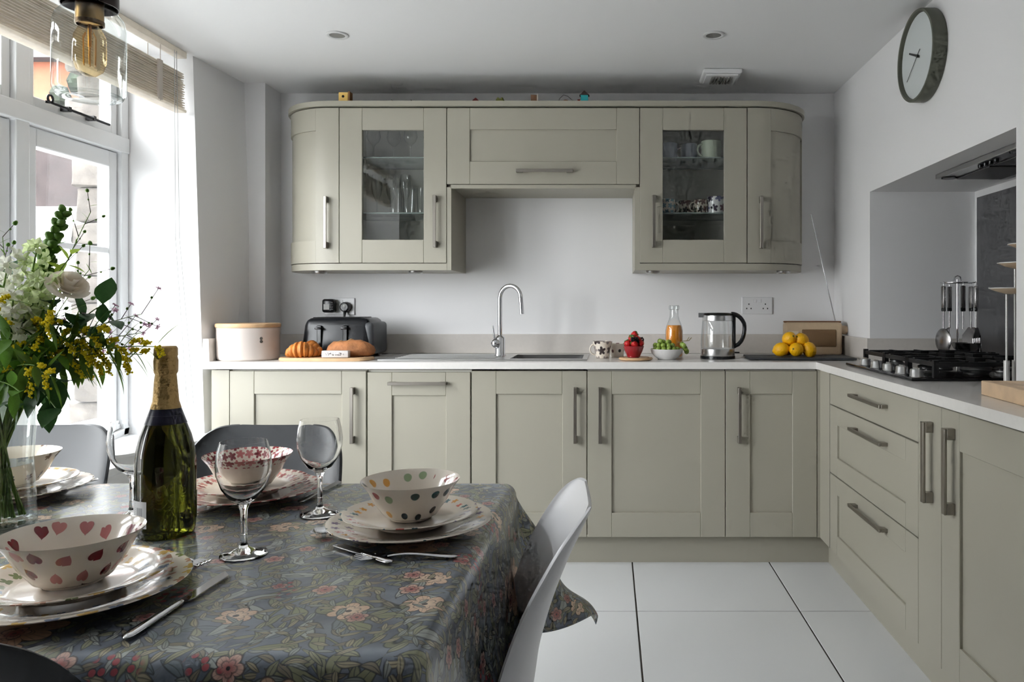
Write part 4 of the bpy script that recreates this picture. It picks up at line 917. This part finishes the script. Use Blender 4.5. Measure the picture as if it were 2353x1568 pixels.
def blooms(col, scale, ou, ov, rad, npet, inner, outer, dark, keep, sharp=.45):
    dx, dy, r1, r2, r3 = local(None, U, V, scale, ou, ov); r_ = (dx*dx+dy*dy).sqrt(); th = dy.atan2(dx)+r1*6.283
    pet = ((th*(npet*.5)).sin().abs().pow(.6)*sharp+(1-sharp))*rad*(r2*.5+.7)
    on = r3.lt(keep); d_ = r_-pet; body = d_.soft(-.0005, .0005)*on; edge = d_.abs().soft(.0005, .0015)*on
    ray = ((th*(npet*2.0)).sin().abs()).soft(.12, .3)*body*(r_.gt(rad*.3)); ring = (r_-pet*.55).abs().soft(.0005, .0014)*body
    c = n.mix((r_*(1/rad)).clamp(), inner, outer); o = n.mix(body, col, c); o = n.mix(ray*.45, o, dark); o = n.mix(ring*.6, o, dark)
    o = n.mix(r_.soft(rad*.13, rad*.16)*on, o, dark); return n.mix(edge*.85, o, dark)
ctr = n.noise(wuv, 5.0, 1); stem = ((ctr*9.0).fract()-.5).abs()
DKB = lin(40, 44, 54); OLV = lin(122, 126, 98); PAL = lin(150, 156, 150); PEA = lin(222, 184, 154); PEL = lin(236, 212, 188); ROS = lin(168, 60, 68); RUST = lin(160, 104, 74)
col = n.mix(stem.soft(.035, .055), bgc, DKB); col = n.mix(stem.soft(.02, .035), col, OLV)
col = leaves(col, 26, 0, 0, .022, .0055, lin(138, 140, 110), lin(112, 126, 134), DKB)
col = leaves(col, 19, 4.3, 2.2, .030, .0085, lin(140, 142, 108), lin(166, 172, 168), DKB)
col = leaves(col, 34, 7.9, 5.2, .014, .0045, lin(136, 128, 108), lin(150, 150, 120), DKB)
col = blooms(col, 9, 1.5, .7, .026, 6, PEL, PEA, lin(70, 58, 56), .45)
col = leaves(col, 42, 3.3, 9.2, .012, .0035, PAL, lin(170, 160, 130), DKB)
col = blooms(col, 5.0, 9.1, 3.3, .050, 9, lin(176, 136, 108), PEA, lin(76, 60, 54), .46, .35)
col = blooms(col, 15, 2.9, 8.4, .015, 5, ROS, lin(214, 178, 160), lin(60, 45, 50), .45)
msk = n.noise(n.vec(U+5.5, V+2.5), 9, 1).soft(.69, .66)
dx, dy, r1, r2, r3 = local(None, U, V, 75, 3, 6, .6); rr_ = (dx*dx+dy*dy).sqrt(); bd = rr_.soft(.0036, .0042)*msk
col = n.mix(bd, col, ROS); col = n.mix((rr_-.0044).abs().soft(.0003, .0009)*msk*.7, col, DKB)
col = n.mix(.07, col, (.62, .62, .62))
n.link(col, n.bsdf.inputs['Base Color']); n.bsdf.inputs['Roughness'].default_value = .32; n.bsdf.inputs['Coat Weight'].default_value = .45; n.bsdf.inputs['Coat Roughness'].default_value = .14
n.bump(n.noise(uvv, 28, 2), .06, .02)
OV = .30; rc = .026
def cloth(a, c):
    u = TX0-OV+(TX1-TX0+2*OV)*a; v = TY0-OV+(TY1-TY0+2*OV)*c
    bx0, bx1, by0, by1 = TX0+rc, TX1-rc, TY0+rc, TY1-rc
    dx = (u-bx1) if u > bx1 else (u-bx0 if u < bx0 else 0); dy = (v-by1) if v > by1 else (v-by0 if v < by0 else 0)
    x, y = min(max(u, bx0), bx1), min(max(v, by0), by1); s_ = math.hypot(dx, dy)
    if s_ < 1e-9: return (x, y, ZTB)
    ph = math.atan2(abs(dy), abs(dx)); tilt = R(5)+R(29)*math.sin(2*ph)**2 + R(3)*math.sin((u+v)*17)*min(1, s_/.2)
    if s_ < rc*PI/2: o_, dr = rc*math.sin(s_/rc), rc*(1-math.cos(s_/rc))
    else: q = s_-rc*PI/2; o_, dr = rc+q*math.sin(tilt), rc+q*math.cos(tilt)
    return (x+dx/s_*o_, y+dy/s_*o_, ZTB-dr)
nu, nv = 250, 168
b = B().grid(cloth, nu, nv, uv=lambda a, c: (TX0-OV+(TX1-TX0+2*OV)*a, TY0-OV+(TY1-TY0+2*OV)*c))
cl = tag(b.build('tablecloth', m, None, 180), 'glossy slate-blue floral oilcloth draped over the dining table', 'tablecloth')
sd = cl.modifiers.new('thickness', 'SOLIDIFY'); sd.thickness = .0012; sd.offset = -1
# ------------------------------------------------------------------ chairs
def chair(label, mat, loc, rz, sc=1.0, legm=None):
    t = E('shell_chair', label, 'chair', loc, 'moulded shell chairs round the table', rz); t.scale = (sc, sc, sc)
    pr = [(.235, .425), (.215, .442), (.15, .440), (.05, .428), (-.06, .425), (-.14, .432), (-.185, .462), (-.205, .52), (-.218, .60), (-.240, .68), (-.266, .75), (-.286, .793), (-.296, .815), (-.301, .8245), (-.3035, .8285)]
    wd = [.190, .215, .228, .232, .228, .222, .218, .214, .208, .200, .189, .170, .148, .122, .092]
    cu = [.006, .02, .035, .05, .06, .07, .07, .062, .055, .046, .034, .024, .015, .008, .003]
    n_ = len(pr)
    def ev(tab, f):
        i = min(int(f), n_-2); u = f-i
        p0, p1, p2, p3 = tab[max(i-1, 0)], tab[i], tab[i+1], tab[min(i+2, n_-1)]
        return .5*((2*p1)+(-p0+p2)*u+(2*p0-5*p1+4*p2-p3)*u*u+(-p0+3*p1-3*p2+p3)*u**3)
    X_ = [p[0] for p in pr]; Z_ = [p[1] for p in pr]
    def f(a, c):
        q = a*(n_-1); s_ = c*2-1; x, z = ev(X_, q), ev(Z_, q); e = .02
        tx_, tz_ = ev(X_, min(q+e, n_-1.001))-ev(X_, max(q-e, 0)), ev(Z_, min(q+e, n_-1.001))-ev(Z_, max(q-e, 0)); L = math.hypot(tx_, tz_) or 1
        nx, nz = tz_/L, -tx_/L                       # sitter side
        k = ev(cu, q)*abs(s_)**2.3; wv = ev(wd, q)
        return (x+nx*k, wv*math.sin(s_*PI/2*.92)/math.sin(PI/2*.92), z+nz*k)
    o = B().grid(f, 84, 30).build('shell', mat, t, 180); md = o.modifiers.new('thickness', 'SOLIDIFY'); md.thickness = .007; md.offset = 0
    bv = o.modifiers.new('round', 'BEVEL'); bv.width = .002; bv.segments = 2; bv.limit_method = 'ANGLE'; bv.angle_limit = R(50)
    for sx in (-1, 1):
        for sy in (-1, 1): B().tube([(sx*.13-.01, sy*.12, .418), (sx*.20-.02, sy*.215, .002)], [.014, .010], 10).build('leg', WOOD, t, 60)
    B().tube([(-.14, -.125, .40), (.15, .145, .30)], .005, 6).tube([(-.14, .125, .40), (.15, -.145, .30)], .005, 6).build('cross_brace', BLACKM, t, 60)
    return t
DG = P('dark_grey_plastic', (.045, .048, .053), .38)
chair('white moulded chair at the right end of the table', P('white_chair_plastic', (.78, .78, .80), .3), (-.328, 1.27, 0), R(180+4), .968)
chair('dark grey moulded chair behind the red-patterned place setting', DG, (PX(614, 1.87), 1.62, 0), R(-90), .99)
chair('dark grey moulded chair at the window side behind the vase', DG, (PX(95, 1.87), 1.62, 0), R(-90+4), .99)
chair('dark moulded chair at the near left corner of the picture', DG, (-.70, .972, 0), R(90), .99)
# ------------------------------------------------------------------ crockery
HEARTS = motif('heart_print', CREAM, [lin(128, 22, 36), lin(196, 128, 124), lin(120, 26, 40), lin(190, 120, 118)], .034, .27, 'heart', .48, (.034, 10), jit=.5)
DOTS = motif('polka_print', CREAM, [lin(150, 36, 34), lin(216, 150, 50), lin(20, 70, 70), lin(150, 170, 130), lin(24, 50, 60), lin(150, 40, 40), lin(220, 158, 60)], .036, .21, 'dot', .48, (.034, 10), jit=.35)
REDP = motif('red_border_print', CREAM, [lin(150, 44, 52), lin(190, 110, 108), lin(130, 40, 50)], .020, .52, 'flower', .48, (.05, .125))
MIXP = motif('soft_floral_print', CREAM, [lin(120, 130, 90), lin(196, 150, 130), lin(140, 150, 170), lin(216, 180, 110)], .030, .36, 'flower', .80, (.07, .139))
MIXR = motif('red_floral_plate', CREAM, [lin(160, 60, 60), lin(205, 140, 130), lin(150, 70, 70)], .024, .42, 'flower', .80, (.07, .139))
MIXL = motif('lettered_bands', CREAM, [lin(190, 90, 80), lin(214, 150, 60), lin(70, 110, 120), lin(130, 110, 140)], .026, .30, 'flower', .80, (.082, .135), jit=.4)
BOWLS = []
def setting(px, Y, lb, bowlmat, platemat, sidemat, rz=0.0, bs=1.0):
    x = PX(px, Y); z = ZTB+.0006
    def plate(nm, r, zz, mat, label):
        p = E(nm, label, 'plate', (x, Y, zz), 'plates on the dining table', rz); k = r/.132
        B().lathe([(0, .006*1), (.075*k, .006), (.088*k, .009), (.108*k, .0155), (.130*k, .0205), (.132*k, .0215), (.1315*k, .0225), (.128*k, .0225), (.107*k, .0180), (.086*k, .0115), (.074*k, .0090), (0, .0090)][::-1], 96, uv=True).build('dish', mat, p, 50)
        B().lathe([(.060*k, .0058), (.062*k, 0), (.066*k, 0), (.070*k, .0062)], 64).build('foot_ring', CERAM, p, 50)
    plate('dinner_plate', .132, z, platemat, 'cream dinner plate under the '+lb)
    plate('side_plate', .108, z+.0125, sidemat, 'smaller cream plate under the '+lb)
    zz = z+.0235
    p = E('cereal_bowl', 'cream bowl with '+lb.split(' bowl')[0]+' print on stacked plates', 'bowl', (x, Y, zz), 'bowls on the dining table', rz)
    pf = [(0, .0068), (.030, .0068), (.040, .010), (.056, .030), (.067, .050), (.0775*bs, .0615), (.079*bs, .0625), (.0785*bs, .0605), (.069, .048), (.0585, .028), (.043, .0062), (.036, .003), (0, .003)]
    B().lathe(pf, 96, uv=True).build('body', bowlmat, p, 60)
    B().lathe([(.030, .0035), (.031, 0), (.034, 0), (.0365, .0034)], 48).build('foot_ring', CERAM, p, 50)
setting(168, .955, 'heart bowl', HEARTS, MIXP, MIXP, R(20))
setting(944, 1.245, 'multicoloured polka dot bowl', DOTS, MIXL, MIXL, R(70))
setting(570, 1.455, 'red flowered border bowl', REDP, MIXR, MIXR)
setting(28, 1.47, 'small blue and brown spot bowl', motif('sparse_print', CREAM, [lin(60, 70, 100), lin(110, 80, 60)], .045, .2, 'flower', .48, (.034, 10)), motif('sparse_plate', CREAM, [lin(90, 90, 90), lin(150, 140, 120)], .03, .25, 'flower', .8, (.07, .139)), MIXP)
SGL = solid_glass('wine_glass_crystal'); SGB = solid_glass('wine_glass_thin_wall', ior=1.3)
def wineglass(px, Y, label):
    t = E('wine_glass', label, 'glass', (PX(px, Y), Y, ZTB+.0006), 'wine glasses on the dining table')
    B().lathe([(0, 0), (.031, 0), (.033, .0012), (.032, .003), (.018, .006), (.008, .011), (.005, .018), (.0045, .0295), (0, .0295)], 40).build('foot', SGL, t, 60)
    B().lathe([(0, .03), (.0045, .03), (.0042, .05), (.005, .066), (.009, .0755), (0, .0755)], 20).build('stem', SGL, t, 60)
    B().lathe([(0, .0757), (.0088, .0762), (.021, .085), (.031, .100), (.0375, .120), (.0385, .135), (.0365, .152), (.0325, .168), (.0319, .168), (.0359, .152), (.0379, .135), (.0369, .120), (.0304, .1012), (.020, .088), (.006, .0805), (0, .080)], 64).build('bowl', SGB, t, 35)
wineglass(560, 1.128, 'clear wine glass in the centre, in front of the red-patterned bowl')
wineglass(735, 1.345, 'clear wine glass left of the polka dot bowl')
wineglass(304, 1.325, 'clear wine glass half hidden behind the dark wine bottle')
# cutlery
def ca(a): return max(0., 1-(2*a-1)**10)**.5
def cutlery(kind, label, p0, p1, z=ZTB+.0012):
    (xa, ya), (xb, yb) = [(PX(px, (HC-ZTB)*FPX/(py-CY)), (HC-ZTB)*FPX/(py-CY)) for px, py in (p0, p1)]   # handle end, tip end on the table
    L = math.hypot(xb-xa, yb-ya); t = E('table_'+kind, label, kind, (xa, ya, z), 'cutlery on the dining table', math.atan2(yb-ya, xb-xa)); hl = L*.52
    if kind == 'knife':
        B().grid(lambda a, c: (a*hl, (.0075-.002*a)*ca(a)*math.cos(c*TAU), .0035+.0032*ca(a)*math.sin(c*TAU)), 24, 12).build('handle', CHROME, t, 60)
        B().prism([(hl, -.006), (hl+.01, -.009), (L*.93, -.0095), (L, .004), (L*.97, .0055), (hl, .005)], .0022, .0036).build('blade', CHROME, t)
    else:
        B().grid(lambda a, c: (a*L*.72, (.0075-.0045*min(1, a*1.5))*ca(a)*math.cos(c*TAU), .003+.012*math.sin(a*PI)*a*.6+.002*ca(a)*math.sin(c*TAU)), 24, 10).build('handle', CHROME, t, 60)
        if kind == 'fork':
            h = B().grid(lambda a, c: (L*(.70+.12*a), (.004+.0085*math.sin(a*PI/2))*(c*2-1), .008-.004*a), 6, 4)
            for k in range(4): h.tube([(L*.81, -.0105+k*.007, .004), (L*.92, -.0105+k*.007, .0025), (L, -.010+k*.0067, .006)], [.0018, .0016, .0008], 6)
            h.build('tines', CHROME, t, 60)
        else: B().grid(lambda a, c: (L*(.70+.30*a), .021*math.sin(PI*max(.0, min(1, a))**.8)*(c*2-1), .007-.006*math.sin(a*PI)*(1-(c*2-1)**2)+.001), 14, 8).build('spoon_bowl', CHROME, t, 60)
    return t
cutlery('knife', 'steel knife at the front beside the heart bowl', (283, 1478), (524, 1321))
cutlery('fork', 'steel fork in front of the polka dot bowl plates', (1052, 1285), (815, 1288))
cutlery('spoon', 'steel spoon with dark reflecting bowl left of the polka dot plates', (850, 1262), (722, 1226))
cutlery('knife', 'steel knife blade showing at the polka dot plate edge', (900, 1300), (770, 1258))
cutlery('knife', 'steel knife right of the red-patterned setting, behind the wine glass', (688, 1160), (782, 1110))
cutlery('fork', 'steel fork lying in front of the red-patterned plates', (450, 1186), (650, 1152))
cutlery('knife', 'steel knife lying in front of the window-side plates', (75, 1142), (228, 1104))
cutlery('fork', 'steel fork just right of the heart bowl plates', (395, 1296), (474, 1303))
# ------------------------------------------------------------------ sparkling wine bottle
t = E('wine_bottle', 'dark green sparkling wine bottle with gold foil neck', 'bottle', (PX(381, 1.232), 1.232, ZTB+.0006))
m = bpy.data.materials.new('olive_bottle_glass'); n = NT(m); MATS[m.name] = m
n.bsdf.inputs['Base Color'].default_value = (.034, .037, .003, 1); n.bsdf.inputs['Transmission Weight'].default_value = 1.0; n.bsdf.inputs['IOR'].default_value = 1.42; n.bsdf.inputs['Roughness'].default_value = .02
B().lathe([(0, .012), (.03, .004), (.040, 0), (.0425, .004), (.0435, .015), (.0440, .060), (.0440, .115), (.0425, .135), (.037, .160), (.028, .185), (.0215, .203), (.0185, .215)], 48).build('glass', m, t, 60)
B().lathe([(.0420, .112), (.0442, .112)], 4).bm.free()
FOIL = P('gold_foil', lin(190, 158, 104), .4, .75, bump=.35, bscale=120)
B().lathe([(.0225, .2035), (.0192, .215), (.0165, .250), (.0155, .258), (.0175, .262), (.0180, .280), (.0165, .287), (.0175, .289), (.0172, .300), (.0150, .3035), (0, .304)], 36, wob=lambda a, r, z: 1+.012*math.sin(a*9+z*300)).build('foil', FOIL, t, 60)
B().lathe([(.0312, .1795), (.0305, .1795), (.0235, .200), (.0222, .2035), (.0228, .2036)], 36).build('neck_band', P('navy_neck_label', (.02, .02, .045), .3), t, 60)
B().lathe([(.0268, .1895), (.0262, .1895), (.0258, .1925), (.0262, .193)], 36).build('neck_stripe', P('pale_stripe', (.35, .35, .42), .4), t, 60)
m = bpy.data.materials.new('back_label'); n = NT(m); MATS[m.name] = m; _, U, V = n.uv()
bar = ((U*230.0).sin().gt(-.1))*((U-.70).abs().lt(.14))*((V-.50).abs().lt(.26)); txt = (n.noise(n.vec(U, V*2.0), 34, 1).gt(.52))*(((V*14.0).fract()-.5).abs().lt(.26))*(U.gt(.06))*(U.lt(.5))
mk = ((U-.58).abs().lt(.05))*((V-.12).abs().lt(.06))
n.link(n.mix((bar+txt*.6+mk).clamp(), (.62, .62, .62), (.06, .06, .07)), n.bsdf.inputs['Base Color']); n.bsdf.inputs['Roughness'].default_value = .5
def patch(a0, a1, z0, z1, r_): return B().grid(lambda a, c: (r_*math.cos(a0+(a1-a0)*a), r_*math.sin(a0+(a1-a0)*a), z0+(z1-z0)*c), 14, 2, uv=lambda a, c: (a, c))
patch(R(-156), R(-96), .020, .062, .0446).build('back_label', m, t, 180, recalc=False)
patch(R(18), R(100), .022, .066, .0446).build('front_label', P('cream_label', (.6, .58, .5), .5), t, 180, recalc=False)
# ------------------------------------------------------------------ teapot on the sill
t = E('teapot', 'cream teapot with navy spots on the window sill', 'teapot', (-1.86, PX(128, 1)*0+2.52, WZ0+.0005), None, R(-35))
TPM = motif('navy_spot_print', CREAM, [lin(46, 40, 78), lin(46, 40, 78), lin(170, 140, 130)], .045, .2, 'dot', .5)
B().lathe([(0, 0), (.045, 0), (.048, .004), (.075, .04), (.080, .07), (.068, .105), (.045, .122), (.043, .124)], 40, uv=True).build('body', TPM, t, 60)
B().lathe([(.046, .1245), (.040, .134), (.02, .146), (.006, .150), (.005, .154), (.012, .160), (.012, .168), (0, .172)], 30, uv=True).build('lid', TPM, t, 60)
B().tube(bez((.066, 0, .105), (.12, 0, .115), (.13, 0, .06), (.076, 0, .045), 10), .0075, 8).build('handle', CERAM, t, 60)
B().tube(bez((-.070, 0, .045), (-.10, 0, .06), (-.10, 0, .10), (-.125, 0, .115), 8), [.02, .018, .016, .014, .012, .011, .010, .010, .0095], 10).build('spout', CERAM, t, 60)
# ------------------------------------------------------------------ vase of flowers
VX, VY, VZ = PX(-8, 1.27), 1.27, ZTB+.0006
t = E('glass_vase', 'clear flared glass vase with flower stems in water', 'vase', (VX, VY, VZ))
B().lathe([(0, .004), (.050, .003), (.0555, .006), (.0535, .05), (.0505, .11), (.0535, .16), (.0600, .192), (.0590, .193)], 48).build('glass', thin_glass('vase_glass', (.95, .97, .96), (.55, .6, .6), .05), t, 60)
B().lathe([(0, 0), (.052, 0), (.0555, .004), (.0555, .008), (0, .010)], 48).build('thick_base', GLASS, t, 60)
B().lathe([(0, .104), (.0495, .104), (.0495, .1045), (0, .1045)], 40).build('water_surface', thin_glass('water_skin', (.9, .93, .93), (.6, .65, .65), .06), t)
G1 = P('stem_green', lin(84, 112, 44), .5); G1 = P('flower_stem_green', lin(104, 136, 56), .5)
LD = leafy_mat('dark_leaf', lin(52, 88, 46), .35); LM = leafy_mat('mid_leaf', lin(92, 134, 50)); LY = leafy_mat('lime_leaf', lin(170, 196, 78)); LG = leafy_mat('olive_leaf', lin(84, 114, 42))
GOLD = leafy_mat('goldenrod_yellow', lin(240, 222, 60), .55, .7, .12, 60); WHI = leafy_mat('cream_petal', lin(242, 242, 224), .4, .5, .05); GRW = leafy_mat('green_white_petal', lin(218, 230, 180), .4, .5, .12)
PNK = leafy_mat('mauve_petal', lin(214, 172, 196), .4); BUD = leafy_mat('bud_green', lin(110, 148, 66), .35); ROSEC = leafy_mat('blush_petal', lin(240, 226, 212), .4, .5, .05)
def leafmesh(nm, mat, wr=.34, fold=.12, curl=.18, n=6):
    def f(a, c):
        s_ = c*2-1; wv = wr*math.sin(PI*a**.85)*.5+1e-4; return (wv*s_, fold*abs(s_)*wv*2-curl*a*a, a)
    return B().grid(f, n, 2).mesh(nm, mat, 180)
LEAF = {k: leafmesh('leaf', m_, wr) for k, m_, wr in (('d', LD, .52), ('m', LM, .34), ('y', LY, .42), ('g', LG, .26), ('n', LG, .12))}
def floret_mesh(mat):
    b = B(); rnd = random.Random(4)
    for k in range(5):
        a = TAU*k/5; fn = lambda u, c, a=a: ((.10+.42*u)*math.cos(a+(c-.5)*1.25*math.sin(PI*min(u+.12, 1))), (.10+.42*u)*math.sin(a+(c-.5)*1.25*math.sin(PI*min(u+.12, 1))), .35*u-.30*u*u+.08*math.sin(c*9))
        b.grid(fn, 4, 4)
    b.ball((0, 0, .02), .14, 8, 5); return b.mesh('floret', mat, 180)
FW, FG, FP = floret_mesh(WHI), floret_mesh(GRW), floret_mesh(PNK)
budm = B().lathe([(0, 0), (.32, .12), (.42, .45), (.25, .85), (0, 1)], 8).mesh('bud', BUD, 180)
def W3(px, py, Y): return Vector((PX(px, Y), Y, PZ(py, Y)))
frnd = random.Random(42)
def stemcurve(tip, spread=.6, n=14):
    k = frnd.uniform(-.03, .03); k2 = frnd.uniform(-.03, .03); base = Vector((VX+k, VY+k2, VZ+.014)); mouth = Vector((VX-k*.6+(tip.x-VX)*.10, VY-k2*.6+(tip.y-VY)*.10, VZ+.195))
    dx = Vector((mouth.x-VX, mouth.y-VY, 0))
    if dx.length > .045: mouth -= dx*(1-.045/dx.length)
    mid = mouth.lerp(tip, .5)+Vector((0, 0, .03+.10*abs(tip.x-VX)))
    return bez(base, base.lerp(mouth, .5), mouth.lerp(base, .2), mouth, 5)+bez(mouth, mouth+(mouth-base)*.35, mid, tip, n)[1:]
def flower(name, label, cat, tip, r=.0016):
    t = E(name, label, cat, (VX, VY, VZ), 'stems in the glass vase'); pts = stemcurve(tip); o = Vector((VX, VY, VZ))
    B().tube([p-o for p in pts], [r*1.25-(r*.75)*i/(len(pts)-1) for i in range(len(pts))], 6).build('stem', G1, t, 60)
    return t, [p-o for p in pts]
def at_(pts, f):
    q = f*(len(pts)-1); i = min(int(q), len(pts)-2); return pts[i].lerp(pts[i+1], q-i), (pts[i+1]-pts[i]).normalized()
def addleaf(t, p, d, kind, L, sc=1.0):
    o = inst('leaf', LEAF[kind], t, p, aim(d), (L*sc, L*sc, L)); return o
def leafy(label, tip, kind, n, L, f0=.5, name='leaf_spray', out=1.0, pair=False):
    t, pts = flower(name, label, 'foliage', tip)
    for k in range(n):
        f = f0+(1-f0)*k/max(1, n-1); p, d = at_(pts, f); a = k*2.4 if not pair else (k % 2)*PI+frnd.uniform(-.4, .4)
        side = d.cross(Vector((math.cos(a), math.sin(a), .3))).normalized(); dd = d*(.5 if k < n-1 else 1.5)+side*out
        addleaf(t, p, dd, kind, L*frnd.uniform(.75, 1.15)*(1.0 if k < n-1 else 1.1))
    return t
def spire(label, tip, n, size, mat, f0, fm=None, name='flower_spire'):
    t, pts = flower(name, label, 'flower', tip, .0024)
    for k in range(n):
        f = f0+(1-f0)*k/(n-1); p, d = at_(pts, f); a = k*2.4; side = d.cross(Vector((math.cos(a), math.sin(a), .2))).normalized(); s_ = size*(1.15-.55*(k/n))
        if mat == 'bud': inst('bud', budm, t, p, aim(side+d*.8), s_)
        else: inst('floret', fm, t, p+side*s_*.35, aim(side+d*.3), s_)
    return t, pts
def golden(label, tip, f0=.55, nb=9, blen=.06):
    t, pts = flower('goldenrod_stem', label, 'flower', tip); bl = B(); tw = B()
    for k in range(nb):
        f = f0+(1-f0)*k/(nb-1); p, d = at_(pts, f); a = k*2.4; side = d.cross(Vector((math.cos(a), math.sin(a), .2))).normalized(); L_ = blen*(1.1-.8*k/nb)
        e = p+(side*.7+d*.9).normalized()*L_+Vector((0, 0, -.3*L_)); q = [p, p.lerp(e, .5)+Vector((0, 0, .15*L_)), e]; tw.tube(q, [.0009, .0007, .0004], 5)
        for j in range(42):
            u = .15+.85*j/41; c = q[0].lerp(q[1], u*2) if u < .5 else q[1].lerp(q[2], u*2-1)
            bl.ball(c+Vector((frnd.uniform(-.004, .004), frnd.uniform(-.004, .004), frnd.uniform(0, .005))), frnd.uniform(.0012, .0025), 5, 3)
        addleaf(t, p, side*-1+d*.6, 'n', .055); addleaf(t, at_(pts, max(.4, f-.12))[0], side+d*.5, 'g', .04)
    tw.build('side_twigs', G1, t, 60); o = bl.build('blossom', GOLD, t, 180); o['kind'] = 'stuff'
    return t
def wax(label, tip, f0=.6, nb=10, L_=.06, mat=None, size=.010, name='waxflower_sprig'):
    t, pts = flower(name, label, 'flower', tip, .0012); tw = B()
    for k in range(nb):
        f = f0+(1-f0)*k/(nb-1); p, d = at_(pts, f); a = k*2.4; side = d.cross(Vector((math.cos(a), math.sin(a), .3))).normalized()
        e = p+(side*.8+d).normalized()*L_*frnd.uniform(.5, 1.1); tw.tube([p, e], [.0007, .0005], 5); inst('floret', mat or FP, t, e, aim(e-p), size*frnd.uniform(.8, 1.2))
        m_ = p.lerp(e, .6); inst('bud', budm, t, m_, aim(side+d*.5), size*.5); addleaf(t, p.lerp(e, .3), d*.8-side, 'n', .022)
    tw.build('side_twigs', P('wiry_twig', lin(70, 62, 58), .6), t, 60)
    return t
# spires and blossoms
t, pts = spire('tall green bud spire at the top of the bouquet', W3(146, 488, 1.25), 46, .024, 'bud', .60)
for k in range(14):
    p, d = at_(pts, .50+k*.03); a = k*2.4; side = d.cross(Vector((math.cos(a), math.sin(a), .2))).normalized(); addleaf(t, p, side+d*.5, 'm', .035)
spire('cream snapdragon below the green spire tip', W3(88, 560, 1.22), 13, .046, 'fl', .70, FG, 'snapdragon_stem')
spire('white snapdragon at the left of the bouquet', W3(22, 590, 1.20), 14, .048, 'fl', .68, FW, 'snapdragon_stem')
spire('pale green snapdragon in the bouquet middle', W3(112, 630, 1.18), 11, .048, 'fl', .74, FG, 'snapdragon_stem')
spire('white snapdragon leaning low at the left picture edge', W3(30, 690, 1.16), 9, .046, 'fl', .78, FW, 'snapdragon_stem')
# blush rose
t, pts = flower('blush_rose', 'blush cream rose bloom right of the snapdragons', 'flower', W3(152, 668, 1.2), .0022); c = pts[-1]
for k in range(16):
    a = k*2.4; q = k/15; rr_ = .008+.020*q; fn = lambda u, v_, a=a, q=q: (rr_*math.cos(a+(v_-.5)*1.7)*(.4+.8*u), rr_*math.sin(a+(v_-.5)*1.7)*(.4+.8*u), (.034-.010*q)*u-.014*q*u*u*u)
    B().grid(fn, 4, 6).build('petal', ROSEC, t, 180, loc=c, rot=(.35, .75, 0))
for k in range(4): addleaf(t, at_(pts, .75+k*.05)[0], Vector((math.cos(k*1.7), math.sin(k*1.7), .3)), 'd', .055)
# foliage
for (px, py, Y, kd, n, L, f0, lb) in (
    (236, 700, 1.24, 'd', 7, .052, .74, 'dark round-leaved sprig right of the rose'), (258, 738, 1.22, 'd', 5, .048, .82, 'dark leaf sprig beside the pink waxflower'),
    (165, 585, 1.24, 'y', 13, .034, .72, 'lime green leafy sprig in front of the window pane'), (128, 938, 1.16, 'd', 6, .058, .62, 'dark leaf sprig drooping over the vase rim'),
    (150, 880, 1.19, 'd', 9, .052, .55, 'dark leafy sprig low at the bouquet right'), (80, 840, 1.16, 'g', 16, .050, .45, 'olive leafy sprig in the bouquet centre'),
    (20, 780, 1.15, 'm', 18, .050, .45, 'mid green leafy sprig at the left picture edge'), (120, 790, 1.24, 'g', 16, .048, .45, 'olive leaf sprig behind the goldenrod'),
    (-40, 820, 1.18, 'd', 12, .055, .45, 'dark leaf sprig left of the vase mouth'), (45, 900, 1.14, 'm', 14, .048, .45, 'green leaf sprig just above the vase rim'),
    (70, 720, 1.26, 'm', 20, .046, .5, 'green leaf sprig between the white blossoms'), (190, 830, 1.26, 'g', 12, .042, .5, 'olive leaf sprig at the bouquet right'), (10, 640, 1.3, 'd', 14, .05, .55, 'dark leaf sprig behind the white snapdragons'), (100, 860, 1.3, 'd', 16, .055, .42, 'dark leaf sprig behind the vase mouth'), (30, 930, 1.2, 'd', 12, .05, .4, 'dark leaf sprig filling the vase mouth'), (135, 815, 1.2, 'm', 16, .042, .4, 'green leaf sprig below the yellow goldenrod'), (60, 790, 1.3, 'd', 22, .046, .4, 'dark leaf sprig in the bouquet core'), (175, 770, 1.3, 'g', 18, .04, .45, 'olive leaf sprig behind the dark round leaves'), (-20, 720, 1.26, 'm', 20, .046, .4, 'green leaf sprig at the far left of the bouquet'), (110, 905, 1.25, 'g', 16, .045, .35, 'olive leaf sprig low beside the vase rim')):
    leafy(lb, W3(px, py, Y), kd, n, L, f0)
# goldenrod
for (px, py, Y, f0, nb, L, lb) in (
    (358, 797, 1.2, .62, 11, .05, 'yellow goldenrod reaching to the bottle top'), (325, 815, 1.24, .62, 10, .045, 'green-gold goldenrod just under the longest one'), (120, 735, 1.16, .65, 10, .06, 'yellow goldenrod in the middle of the bouquet'),
    (245, 765, 1.2, .65, 10, .055, 'yellow goldenrod under the dark round leaves'), (115, 862, 1.15, .62, 9, .055, 'yellow goldenrod low in front of the vase mouth'), (285, 838, 1.26, .66, 8, .04, 'thin goldenrod arching low to the right'), (-5, 690, 1.15, .75, 7, .05, 'yellow goldenrod at the left picture edge')):
    golden(lb, W3(px, py, Y), f0, nb, L)
wax('pink waxflower sprig against the white window reveal', W3(325, 722, 1.26), .68, 15, .06)
wax('pink waxflower sprig lower at the bouquet right', W3(330, 765, 1.3), .72, 10, .05)
wax('wiry dark twig with buds above the rose', W3(208, 488, 1.3), .55, 12, .05, budm, .007, 'bud_twig')
wax('wiry dark twig with buds at the left picture edge', W3(6, 545, 1.28), .6, 11, .05, budm, .008, 'bud_twig')
wax('wiry twig with small buds right of the rose', W3(205, 620, 1.34), .6, 12, .05, budm, .008, 'bud_twig')
